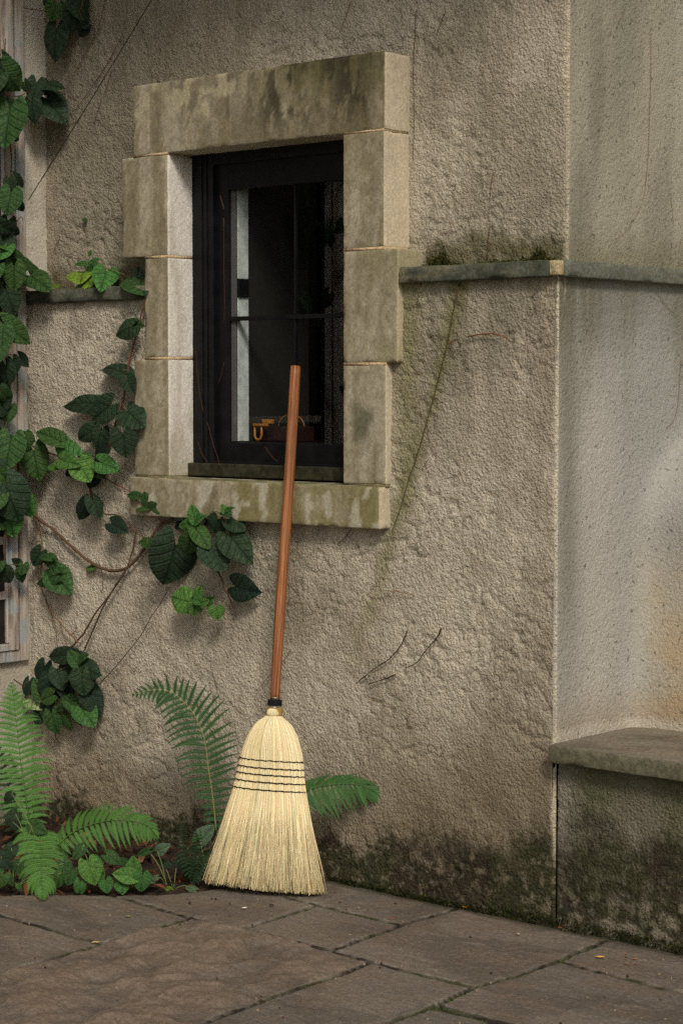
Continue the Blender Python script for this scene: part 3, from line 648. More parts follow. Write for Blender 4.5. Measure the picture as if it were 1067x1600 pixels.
# solid heart of the brush
strawc = [L(244, 230, 182), L(236, 216, 162), L(250, 238, 198), L(222, 202, 148), L(228, 204, 160), L(206, 196, 152), L(236, 208, 162)]
mb = MB(); V = []; n = 26; tt = np.linspace(.025, tp(1106), 46)
for q in tt:
    for k in range(n):
        a = 2 * math.pi * k / n; V.append(bp(q, math.cos(a) * hw(q) * .93, math.sin(a) * hd(q) * .86))
mb.add(V, [(i * n + k, i * n + (k + 1) % n, (i + 1) * n + (k + 1) % n, (i + 1) * n + k) for i in range(len(tt) - 1) for k in range(n)] + [tuple(range(n - 1, -1, -1)), tuple((len(tt) - 1) * n + k for k in range(n))], L(150, 118, 62))
mb.build('core', M['straw'], bro)
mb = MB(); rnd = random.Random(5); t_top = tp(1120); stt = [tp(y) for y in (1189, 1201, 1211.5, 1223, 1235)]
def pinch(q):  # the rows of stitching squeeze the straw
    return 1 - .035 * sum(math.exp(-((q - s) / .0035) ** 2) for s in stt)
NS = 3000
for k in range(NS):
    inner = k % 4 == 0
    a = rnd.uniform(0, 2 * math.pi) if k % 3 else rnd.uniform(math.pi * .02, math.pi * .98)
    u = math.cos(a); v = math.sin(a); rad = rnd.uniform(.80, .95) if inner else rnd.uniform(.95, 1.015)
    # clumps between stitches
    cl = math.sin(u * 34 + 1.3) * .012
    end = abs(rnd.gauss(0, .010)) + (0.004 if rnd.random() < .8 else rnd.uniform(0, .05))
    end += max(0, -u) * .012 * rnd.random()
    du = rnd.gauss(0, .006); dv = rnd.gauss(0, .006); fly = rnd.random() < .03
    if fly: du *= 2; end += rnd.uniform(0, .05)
    r0 = rnd.uniform(.00055, .00120); c0 = strawc[rnd.randrange(7)] * rnd.uniform(.86, 1.14); dkf = rnd.uniform(.2, .55) if rnd.random() < .27 else 1  # some strands painted dark as the shaded gaps between straws
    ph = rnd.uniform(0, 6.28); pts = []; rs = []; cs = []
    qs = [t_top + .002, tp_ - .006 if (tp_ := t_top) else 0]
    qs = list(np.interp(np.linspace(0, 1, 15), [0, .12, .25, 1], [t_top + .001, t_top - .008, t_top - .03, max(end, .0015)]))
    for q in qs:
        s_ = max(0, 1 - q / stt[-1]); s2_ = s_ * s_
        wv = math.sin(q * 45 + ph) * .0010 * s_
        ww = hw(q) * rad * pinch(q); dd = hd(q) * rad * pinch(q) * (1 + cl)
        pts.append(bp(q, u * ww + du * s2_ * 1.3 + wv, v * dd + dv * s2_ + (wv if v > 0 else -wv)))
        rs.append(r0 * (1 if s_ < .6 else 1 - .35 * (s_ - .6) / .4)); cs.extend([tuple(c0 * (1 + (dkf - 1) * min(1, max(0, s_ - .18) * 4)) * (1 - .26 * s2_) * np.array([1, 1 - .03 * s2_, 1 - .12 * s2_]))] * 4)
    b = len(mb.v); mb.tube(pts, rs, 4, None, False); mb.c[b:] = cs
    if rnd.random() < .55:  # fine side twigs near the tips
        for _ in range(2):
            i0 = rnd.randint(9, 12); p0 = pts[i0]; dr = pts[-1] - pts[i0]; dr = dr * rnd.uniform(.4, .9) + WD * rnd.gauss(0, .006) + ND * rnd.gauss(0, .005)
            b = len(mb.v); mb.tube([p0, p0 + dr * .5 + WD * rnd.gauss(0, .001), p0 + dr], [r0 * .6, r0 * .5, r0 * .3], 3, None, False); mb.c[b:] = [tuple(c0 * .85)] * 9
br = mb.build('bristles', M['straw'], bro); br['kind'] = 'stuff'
# neck wrap of straw
mb = MB()
for k in range(70):
    a = 2 * math.pi * k / 70; pts = []
    for q in np.linspace(0, 1, 7):
        py = 1106 + q * 14; b_ = math.sin(q * math.pi) ** .7; rr_ = .0148 + .0042 * b_
        pts.append(bp(tp(py), math.cos(a) * rr_ * 1.08, math.sin(a) * rr_))
    mb.tube(pts, .0009, 4, strawc[rnd.randrange(3)] * rnd.uniform(.9, 1.08), False)
mb.build('neck', M['straw'], bro)
for s_ in stt:
    mb = MB(); w_ = hw(s_) + .0022; d_ = hd(s_) + .0022; pts = []
    for i in range(121):
        a = 2 * math.pi * i / 120; st_ = .0010 * (1 if (i // 3) % 2 else -1) * .5
        pts.append(bp(s_ + st_ + .004 * (abs(math.cos(a)) ** 3) * (1 if math.cos(a) < 0 else .3) + rnd.gauss(0, .0002), math.cos(a) * w_ * .985, math.sin(a) * d_ * .985))
    mb.tube(pts, .0017, 6, None, False)
    for i in range(0, 60, 3):
        a = math.pi * (i + .5) / 60; p = bp(s_, math.cos(a) * w_, math.sin(a) * d_); mb.tube([p - AX * .0022, p + ND * .0007, p + AX * .0022], [.0006, .0010, .0006], 5)
    mb.build('stitching', M['thread'], bro)


# ------------------------------------------------------------------ weathered wooden trellis on the left wall
t = NT('weathered_wood'); mp = t.n('ShaderNodeMapping'); mp.inputs['Scale'].default_value = (60, 60, 4); t.l(t.tc.outputs['Object'], mp.inputs[0])
n1 = t.noise(1, 5, .65, mp.outputs[0], .5); n2 = t.noise(14, 4, .6); mp2 = t.n('ShaderNodeMapping'); mp2.inputs['Scale'].default_value = (160, 160, 9); t.l(t.tc.outputs['Object'], mp2.inputs[0]); n3 = t.noise(1, 4, .7, mp2.outputs[0])
cc = t.mix(t.ramp(n1, .35, .62), L(184, 172, 158), L(138, 122, 108)); cc = t.mix(t.ramp(n2, .46, .62, 0, .75), cc, L(150, 160, 160)); cc = t.mix(t.ramp(n3, .55, .7, 0, .7), cc, L(72, 60, 52))
cc = t.mix(t.ramp(n3, .40, .30, 0, .5), cc, L(186, 178, 170))
M['oldwood'] = t.fin(cc, .8, t.bump(t.math('ADD', n3, n1), .002), .2)
tre = empty('trellis', (XL, -.5, .49)); tag(tre, 'weathered wooden trellis frame with flaking pale blue paint on left wall', 'trellis')
xt_ = XL + .004
def y_(px, h_): return on(px, 900, 0, XL + h_)[1]
yA0, yA1 = y_(45, .022), y_(31.5, .022); yB0, yB1 = y_(29, .028), y_(17.5, .028); yC1 = y_(10.5, .018)
zb0 = .4885; YE = -1.16
def piece(name, y0, y1, z0, z1, h_, bev=.0022, n=1):
    mb = MB(); mb.box(xt_, XL + h_, min(y0, y1), max(y0, y1), z0, z1, None, bev); return mb.build(name, M['oldwood'], tre, False)
hb = abs(yA1 - yA0)
piece('outer_stile', yA0, yA1, zb0, 2.6, .022); piece('outer_rail', yA1 - .0015, YE, zb0, zb0 + hb, .0215); piece('outer_stile', YE, YE - hb, zb0, 2.6, .022)
piece('inner_stile', yB0, yB1, zb0 + hb + .002, 2.6, .028); piece('inner_rail', yB1 - .001, YE + .05, zb0 + hb + .002, zb0 + hb + .022, .0275); piece('inner_stile', YE + .05, YE + .012, zb0 + hb + .002, 2.6, .028)
piece('bead', yB1 - .001, yC1, zb0 + hb + .024, 2.6, .018)
for px_, zz in ((931, None), (845, None), (662, None), (78, None)):
    zz = on(5, px_, 0, XL + .015)[2]; piece('crosspiece', yC1 - .001, YE + .052, zz - .012, zz + .012, .016)
for k in range(1):
    yy = yC1 - .105 - k * .145; piece('upright', yy - .011, yy + .011, zb0 + hb + .023, 2.6, .0185)
mb = MB(); mb.box(XL + .001, XL + .0075, YE + .02, yB0, zb0 + .01, 2.6, None); mb.build('backing', mat_plain('dark_backing', (.012, .010, .009), .5, .3, 20, .001, .5), tre, False)

# ------------------------------------------------------------------ leaves
def leaf_template(name, mat, seed, fold, curl, wav):
    r = random.Random(seed); nj, ns = 7, 21; V = []; uv = []; Fs = []
    asym = r.uniform(-.04, .04)
    for i in range(ns):
        s_ = (i / (ns - 1)) ** .9
        ww = .5 * 1.31 * (1 - s_) ** .95 * (.56 + 1.8 * s_ - .35 * s_ * s_)
        if i == ns - 1: ww = .004
        for j in range(-nj, nj + 1):
            f = j / nj; x = f * ww * (1 + asym * f) + asym * s_ * (1 - s_) * .5
            y = s_ - .34 * math.sin(math.pi * min(1, abs(f) * .78)) * (1 - s_) ** 1.6 - .03 * s_ * abs(f)
            if abs(j) == nj: x *= 1 + (.03 if i % 2 else -.02) * (1 - s_ * .5); y += .006 * math.sin(i * 3.1)
            z = fold * abs(x) - curl * (y - .3) ** 2 - .25 * abs(f) ** 3 * ww * .4 + wav * math.sin(y * 9 + f * 3 + seed) * abs(f) * .5 + .012 * math.sin((y - abs(x)) * 40) * min(1, abs(x) * 8) * (1 - abs(f))
            V.append((x, y, z)); uv.append((x + .5, y))
    m = 2 * nj + 1
    for i in range(ns - 1):
        for j in range(m - 1): a = i * m + j; Fs.append((a, a + 1, a + m + 1, a + m))
    mb = MB(); mb.add(V, Fs, None, uv); o = mb.build(name, mat, None); me = o.data; bpy.data.objects.remove(o); return me
LT = [leaf_template('leaf', M['leaf'], k, f, c, wv) for k, (f, c, wv) in enumerate([(.22, .15, .03), (.05, .25, .04), (.32, .1, .02), (-.1, .2, .05), (.15, .32, .03)])]
GT = [leaf_template('leaf', M['ground_leaf'], k + 9, f, c, wv) for k, (f, c, wv) in enumerate([(.25, .25, .02), (.1, .5, .03), (.4, .2, .02)])]
TONE = dict(d=L(46, 65, 44), m=L(60, 90, 46), b=L(92, 132, 62), p=L(150, 165, 120), y=L(120, 150, 50), g=L(74, 118, 58), k=L(32, 50, 36), s=L(90, 112, 84), br=L(110, 62, 34))
def wallpt(px, py, d):
    """nearest of the front wall and the left wall, d in front of it"""
    yw = (.08 if py < 440 else 0) - d; a = on(px, py, 1, yw); b = on(px, py, 0, XL + .02 + d)
    return a if (a - CAM) @ FW < (b - CAM) @ FW else b
lrnd = random.Random(3)
def put_leaf(parent, Pb, Pt, wr, tone, tmpl, nrm=None, var=.16):
    Pb = np.array(Pb, float); Pt = np.array(Pt, float); ax = Pt - Pb; ln = np.linalg.norm(ax) * .93; ax = ax * .93
    n0 = -FW * .8 + np.array([lrnd.gauss(.1, .22), lrnd.gauss(-.1, .2), lrnd.gauss(.25, .22)]) if nrm is None else np.array(nrm, float)
    lat = np.cross(ax, n0); lat /= np.linalg.norm(lat); n1 = np.cross(lat, ax / ln)
    pj = abs(lat @ RT) + abs(lat @ UP) * .3
    o = bpy.data.objects.new('leaf', tmpl[lrnd.randrange(len(tmpl))]); k = lrnd.choice((1, -1))
    A = lat * wr * ln * k; B = ax; Cn = n1 * ln
    o.matrix_world = Matrix(((A[0], B[0], Cn[0], Pb[0]), (A[1], B[1], Cn[1], Pb[1]), (A[2], B[2], Cn[2], Pb[2]), (0, 0, 0, 1)))
    q = TONE[tone] * (1 + lrnd.uniform(-var, var)); o.color = (*[float(v) for v in q], 1)
    put(o, parent); o['_w'] = [v for r_3 in o.matrix_basis for v in r_3]; return o
def stalk(leaf, P, r, c):
    mb = MB(); mb.tube(P, r, 5, c); o = mb.build('leaf_stalk', M['bark'], None); W = Matrix([leaf['_w'][i * 4:i * 4 + 4] for i in range(4)]); o.parent = leaf; o.matrix_parent_inverse = W.inverted(); return o
def smooth_path(P, n=6):
    P = [np.array(p, float) for p in P]; P = [2 * P[0] - P[1]] + P + [2 * P[-1] - P[-2]]; out = []
    for i in range(1, len(P) - 2):
        for k in range(n):
            t_ = k / n; a, b, c_, d_ = P[i - 1:i + 3]
            out.append(.5 * ((2 * b) + (-a + c_) * t_ + (2 * a - 5 * b + 4 * c_ - d_) * t_ ** 2 + (-a + 3 * b - 3 * c_ + d_) * t_ ** 3))
    out.append(P[-2]); return out
def vine(label, stems, leaves, loc, dstem=.018, cat='vine', name='climbing_vine'):
    root = empty(name, tuple(wallpt(*loc, .01))); tag(root, label, cat, 'creepers on the wall'); allp = []
    for pts, r0, r1, colr in stems:
        P = [wallpt(p[0], p[1], p[2] if len(p) > 2 else dstem + lrnd.uniform(-.004, .006)) for p in pts]; P = smooth_path(P, 6)
        P = [p + np.array([lrnd.gauss(0, .0006) for _ in range(3)]) for p in P]; rs = [r0 + (r1 - r0) * i / (len(P) - 1) for i in range(len(P))]
        rs = [r * lrnd.uniform(.88, 1.15) for r in rs]
        mb = MB(); mb.tube(P, rs, 7, colr); mb.build('stem', M['bark'], root); allp += P
    for lf in leaves:
        (bx, by), (tx, ty), wr, tone = lf[:4]; d = lf[4] if len(lf) > 4 else lrnd.uniform(.030, .060)
        Pb = wallpt(bx, by, d); Pt = wallpt(tx, ty, d + lrnd.uniform(-.012, .012)); lo = put_leaf(root, Pb, Pt, wr, tone, LT)
        if allp:
            q = min(allp, key=lambda p: np.linalg.norm(p - Pb)); dd = np.linalg.norm(q - Pb)
            if .004 < dd < .09:
                m_ = (q + Pb) / 2 + np.array([0, -.006, .004]); stalk(lo, smooth_path([q, m_, Pb + (Pt - Pb) * .02], 4), .0009, L(96, 92, 50))
    return root
BR = L(92, 70, 52); BR2 = L(104, 66, 48); BRd = L(74, 58, 45)
vine('dark heart leaved creeper climbing beside the left edge of the window stones', [
    ([(232, 455), (223, 485), (211, 530), (202, 564), (196, 611), (181, 661), (168, 700), (150, 735), (141, 760), (145, 785)], .0022, .0034, BR2)],
    [((205, 510), (176, 526), .85, 'd'), ((206, 506), (227, 509), .7, 'm'), ((192, 581), (153, 569), .6, 'd'), ((198, 592), (211, 617), 1.0, 'd'), ((150, 629), (86, 631), .38, 'd'),
     ((173, 632), (140, 660), .9, 'd'), ((199, 642), (226, 668), 1.0, 'd'), ((192, 678), (197, 719), 1.15, 'd', .07), ((145, 672), (117, 690), .8, 'd'), ((158, 674), (149, 707), .85, 'd'),
     ((166, 702), (145, 722), .8, 'k'), ((120, 730), (97, 742), .6, 'k', .02), ((137, 786), (120, 816), .75, 'k'), ((146, 781), (159, 814), .9, 'd'), ((174, 817), (201, 832), .8, 'k'), ((150, 745), (135, 766), .8, 'k')], (141, 760))
vine('bright green creeper branch reaching from the trellis across the wall', [
    ([(20, 690, .06), (52, 697, .05), (88, 712, .05), (120, 722, .05), (160, 745, .03), (198, 765, .02), (219, 776, .02), (238, 803, .02)], .0020, .0016, BR2)],
    [((92, 688), (50, 670), .5, 'm', .07), ((110, 710), (79, 686), .72, 'g', .08), ((96, 720), (69, 731), .65, 'b', .09), ((97, 719), (128, 727), .6, 'b', .09), ((124, 726), (143, 756), 1.1, 'b', .08),
     ((156, 722), (188, 735), .8, 'g', .07), ((52, 704), (62, 757), .95, 'm', .07), ((38, 680), (44, 706), 1.3, 'm', .075), ((45, 690), (30, 672), .9, 'm', .06), ((17, 686), (7, 741), 1.05, 'm', .08), ((126, 716), (146, 712), .7, 'g', .06), ((150, 735), (166, 748), .8, 'm', .05),
     ((215, 775), (196, 772), .65, 'm', .05), ((4, 700), (-24, 742), .9, 'd', .06)], (20, 690))
vine('large dark leaved creeper spreading under the window sill from a thick curved branch', [
    ([(52, 800), (63, 813), (84, 828), (110, 852), (139, 877), (169, 891), (198, 887), (223, 861), (240, 834), (253, 817), (272, 812), (292, 808)], .0048, .0042, BR),
    ([(141, 760), (150, 790), (164, 803), (181, 804), (198, 813), (211, 830), (226, 842)], .0022, .0018, BR), ([(213, 824), (207, 860), (196, 893), (177, 921), (148, 960), (131, 989), (110, 1013)], .0024, .0028, BR),
    ([(198, 888), (177, 921), (158, 955), (145, 986), (133, 1013)], .0020, .0026, BRd), ([(253, 817), (243, 800), (230, 786)], .0018, .0012, BR2), ([(292, 815, .03), (303, 835, .03), (315, 850, .03)], .0022, .0016, BR2),
    ([(330, 870, .03), (344, 900, .03), (356, 930, .025), (368, 959, .02)], .0030, .0024, BR), ([(266, 915), (252, 940), (236, 964), (222, 990), (215, 1000), (186, 1036), (156, 1069)], .0010, .0014, BRd), ([(155, 880, .01), (161, 905, .01), (159, 928, .01)], .0012, .0007, BRd),
    ([(304, 815, .05), (330, 800, .05), (352, 803, .05)], .0010, .0008, L(80, 84, 46)), ([(345, 935, .03), (350, 938, .03), (339, 952, .04)], .0010, .0009, BR2)],
    [((229, 786), (225, 766), .85, 'm'), ((230, 792), (209, 791), .7, 'm'), ((231, 791), (246, 786), .7, 'm'), ((244, 787), (269, 799), .95, 'm'), ((291, 799), (257, 808), .55, 'd', .035),
     ((304, 811), (298, 785), .85, 'g', .085), ((304, 814), (321, 804), .75, 'g', .085), ((303, 815), (274, 821), .65, 'g', .085), ((341, 812), (334, 836), 1.4, 'd', .05), ((360, 811), (385, 831), .95, 'd', .05),
     ((358, 836), (396, 884), .82, 'd', .055), ((331, 856), (353, 898), 1.15, 'd', .07), ((308, 828), (329, 860), .75, 'm', .09), ((299, 841), (289, 870), 1.05, 'm', .08), ((275, 852), (253, 925), 1.0, 'd', .055),
     ((232, 846), (213, 846), .5, 'm'), ((230, 849), (252, 856), .65, 'm'), ((352, 799), (345, 785), .8, 'b', .07), ((354, 797), (368, 792), .5, 'g', .07), ((353, 800), (340, 802), .7, 'm', .07), ((354, 801), (363, 806), .7, 'g', .07),
     ((366, 916), (408, 928), .85, 'k', .04), ((312, 850), (300, 872), .8, 'k', .035), ((322, 812), (345, 800), .5, 'k', .03), ((286, 812), (268, 826), .7, 'k', .03)], (198, 887))
vine('small round bright green sprig under the large dark creeper leaves', [([(345, 951, .03), (330, 950, .04), (313, 944, .05), (293, 939, .055)], .0012, .0010, BR2)],
    [((293, 940), (260, 931), .95, 'b', .065), ((308, 934), (314, 912), .75, 'b', .07), ((304, 943), (303, 966), 1.2, 'b', .07), ((311, 943), (327, 938), .8, 'b', .07), ((339, 951), (341, 972), 1.4, 'b', .06), ((309, 938), (294, 933), .75, 'g', .075), ((324, 940), (337, 932), .6, 'b', .06), ((327, 943), (332, 952), .8, 'g', .06)], (330, 950))
vine('dense dark creeper clump hanging low on the wall above the tall fern', [
    ([(110, 1013), (122, 1030), (125, 1060), (115, 1095), (95, 1110)], .0025, .0018, BR), ([(133, 1013), (128, 1030), (135, 1070), (140, 1105)], .0022, .0014, BR), ([(22, 1062, .02), (35, 1072, .02), (52, 1088, .02)], .0020, .0015, L(96, 54, 40)),
    ([(85, 1140, .01), (90, 1158, .01), (100, 1163, .01)], .0014, .0008, BRd)],
    [((110, 1024), (69, 1027), .5, 'd'), ((122, 1038), (105, 1013), .75, 'm', .06), ((123, 1031), (138, 1021), .7, 'm', .06), ((122, 1044), (93, 1064), .85, 'd', .06), ((129, 1042), (160, 1058), .85, 'd', .06), ((128, 1054), (132, 1092), 1.15, 'd', .075),
     ((139, 1080), (159, 1125), .8, 'k', .04), ((90, 1049), (99, 1083), .95, 'd', .05), ((62, 1086), (53, 1055), .75, 'm', .05), ((80, 1060), (84, 1105), 1.05, 'k', .035), ((82, 1086), (60, 1096), .9, 'm', .06), ((104, 1097), (84, 1113), .75, 'm', .06),
     ((107, 1094), (125, 1116), .85, 'm', .055), ((127, 1106), (150, 1138), .95, 'g', .06), ((80, 1116), (91, 1153), .95, 'm', .06), ((97, 1118), (111, 1146), .85, 'm', .05), ((120, 1108), (128, 1137), .75, 'g', .05), ((48, 1092), (78, 1108), .75, 'p', .03),
     ((100, 1070), (112, 1100), .9, 'k', .03), ((70, 1040), (58, 1070), .8, 'k', .03), ((115, 1030), (88, 1046), .8, 'k', .03), ((62, 1110), (58, 1140), .8, 'd', .04), ((45, 1065), (38, 1092), .7, 'k', .03), ((75, 1100), (66, 1130), .9, 'd', .04)], (122, 1030))
vine('thin hanging creeper stems with a few leaves beside the trellis corner', [
    ([(51, 772), (54, 810), (57, 850), (60, 880), (60, 905)], .0014, .0016, L(120, 88, 62)), ([(57, 770), (58, 800), (65, 838), (66, 875), (62, 905), (70, 934), (80, 956), (105, 986), (122, 1004)], .0014, .0022, L(120, 88, 62)), ([(72, 936), (82, 965), (88, 985), (89, 1012)], .0014, .0009, BR), ([(93, 970), (100, 995), (106, 1013)], .0012, .0009, BR), ([(112, 992), (118, 985), (120, 978)], .0012, .0008, BR2), ([(62, 880, .04), (72, 876, .05), (84, 897, .05)], .0009, .0008, L(110, 120, 70))],
    [((64, 862), (49, 887), .95, 'd'), ((80, 873), (60, 868), .6, 'm'), ((77, 873), (93, 894), .85, 'm'), ((85, 899), (50, 913), .6, 'm'), ((85, 896), (114, 932), .9, 'm'), ((145, 885), (131, 887), .65, 'b', .012)], (60, 905))
vine('creeper tuft hanging from above at the top left corner', [([(36, 11, .06), (66, 16, .05), (86, 22, .05), (110, 20, .05), (128, 8, .05), (130, -40, .04)], .0014, .0018, BR2)],
    [((88, 6), (79, 36), 1.25, 'm', .07), ((88, 42), (83, 101), .82, 'd', .06), ((113, 16), (108, 58), .8, 'd', .05), ((120, -8), (128, 34), .85, 'd', .045), ((135, 40), (121, 59), .8, 'k', .04), ((95, 20), (103, 6), .8, 'g', .06), ((128, 38), (138, 42), .6, 'd', .04), ((80, -10), (66, 8), .9, 'd', .05), ((132, 20), (136, 44), .6, 'k', .04)], (110, 2))
vine('short green sprig growing on the ledge left of the window', [([(130, 430, .03), (148, 414, .04), (175, 421, .04), (212, 437, .05)], .0014, .0016, L(110, 112, 70)), ([(136, 455, .02), (130, 430, .03), (141, 400, .03)], .0014, .0009, L(90, 84, 56)), ([(214, 438, .04), (226, 462, .02), (224, 500, .015)], .0012, .0012, BR2)],
    [((166, 423), (156, 456), .75, 'g', .05), ((215, 438), (217, 412), .7, 's', .05), ((220, 438), (226, 462), 1.0, 'm', .055), ((148, 412), (129, 425), .7, 'g', .05), ((133, 411), (112, 412), .4, 'g', .05), ((130, 425), (124, 442), 1.0, 'y', .04), ((140, 398), (143, 388), .6, 'g', .04), ((135, 432), (141, 444), .8, 'y', .03), ((80, 444), (96, 446), .4, 'y', .012), ((131, 341), (136, 346), .8, 'g', .01), ((150, 414), (140, 404), .7, 'g', .05)], (130, 430))
LV = [((5, 108), (35, 147), 1.0, 'm', .09), ((57, 128), (50, 163), 1.0, 'd', .07), ((66, 130), (104, 134), .6, 'd', .07), ((68, 128), (72, 151), .8, 'd', .06), ((50, 158), (54, 197), .85, 'd', .07), ((73, 153), (105, 195), .88, 'd', .06), ((38, 128), (46, 146), .9, 'd', .06),
      ((15, 170), (5, 238), 1.05, 'm', .09), ((8, 178), (28, 226), .8, 'd', .07), ((24, 276), (41, 295), .6, 'd', .06), ((15, 280), (19, 305), .9, 'd', .07), ((17, 300), (9, 340), 1.1, 'm', .09), ((28, 315), (37, 333), .8, 'd', .05), ((2, 352), (37, 370), .6, 'd', .08),
      ((12, 345), (2, 380), .9, 'd', .06), ((2, 386), (24, 397), .7, 'g', .08), ((10, 384), (-6, 408), .9, 'g', .08), ((22, 416), (23, 460), .95, 'm', .09), ((25, 396), (41, 411), .7, 'm', .08), ((38, 407), (68, 423), .7, 'm', .07), ((47, 429), (81, 453), .66, 'm', .07), ((10, 452), (27, 499), 1.0, 'd', .08),
      ((8, 506), (52, 541), .72, 'm', .09), ((5, 512), (3, 562), .8, 'm', .09), ((20, 561), (29, 583), 1.0, 'd', .07), ((30, 557), (47, 575), .8, 'd', .07), ((8, 571), (12, 608), 1.0, 'd', .08), ((2, 611), (20, 630), .9, 'm', .08), ((0, 740), (28, 758), .6, 'b', .08),
      ((10, 760), (34, 824), 1.0, 'd', .10), ((33, 775), (56, 813), .85, 'g', .08), ((14, 806), (23, 845), 1.05, 'g', .07), ((5, 892), (18, 915), 1.05, 'd', .06), ((32, 881), (18, 873), .6, 'd', .06), ((36, 882), (32, 901), 1.2, 'm', .07), ((32, 894), (36, 914), .85, 'm', .06), ((-2, 880), (-20, 905), .9, 'm', .06),
      ((-5, 120), (-30, 160), 1, 'd', .08), ((-10, 420), (-34, 460), 1, 'm', .08), ((-4, 540), (-30, 580), 1, 'm', .08), ((-6, 770), (-34, 810), 1, 'm', .08)]
fr_ = random.Random(8)
for k in range(44):
    y = fr_.choice([fr_.uniform(90, 250), fr_.uniform(280, 640), fr_.uniform(680, 850)]); x = fr_.uniform(-30, 16); s_ = fr_.uniform(22, 44); a = fr_.uniform(.1, 1.9)
    LV.append(((x, y), (x + s_ * math.cos(a), y + s_ * math.sin(a)), fr_.uniform(.75, 1.05), fr_.choice('dkdm'), fr_.uniform(.045, .06)))
vine('big leaved creeper covering the trellis along the left edge', [
    ([(12, 905, .05), (6, 850, .05), (14, 780, .05), (4, 700, .05), (16, 620, .05), (6, 520, .05), (15, 430, .05), (8, 340, .05), (18, 250, .05), (6, 150, .05), (8, 60, .04)], .0030, .0020, BRd),
    ([(4, 145, .06), (28, 150, .06), (52, 140, .06), (70, 148, .05)], .0014, .0010, L(86, 44, 34)), ([(12, 355, .06), (26, 345, .05), (33, 338, .04), (36, 345, .04)], .0012, .0010, L(120, 60, 40)), ([(14, 415, .06), (30, 402, .06), (46, 420, .06)], .0012, .0009, L(60, 80, 44))], LV, (12, 905))
# creeper out of frame further along the trellis, seen mirrored in the window
root = empty('climbing_vine', (XL + .03, -1.3, .1)); tag(root, 'creeper around the far end of the trellis, seen mirrored in the window glass', 'vine', 'creepers on the wall')
mb = MB(); mb.tube(smooth_path([(XL + .03, -1.3, .02), (XL + .03, -1.25, .6), (XL + .03, -1.35, 1.2), (XL + .03, -1.28, 2.2)], 6), .004, 7, BR); mb.build('stem', M['bark'], root)
for k in range(90):
    yy = fr_.uniform(-1.65, -.45); z0 = fr_.uniform(.5, 2.3); d = fr_.uniform(.05, .11); s_ = fr_.uniform(.04, .085); a = fr_.uniform(-2.6, -.5)
    put_leaf(root, (XL + d, yy, z0), (XL + d, yy + s_ * math.cos(a), z0 + s_ * math.sin(a)), fr_.uniform(.7, 1.05), fr_.choice('dkdm'), LT, (1, fr_.gauss(0, .3), fr_.gauss(.2, .3)))

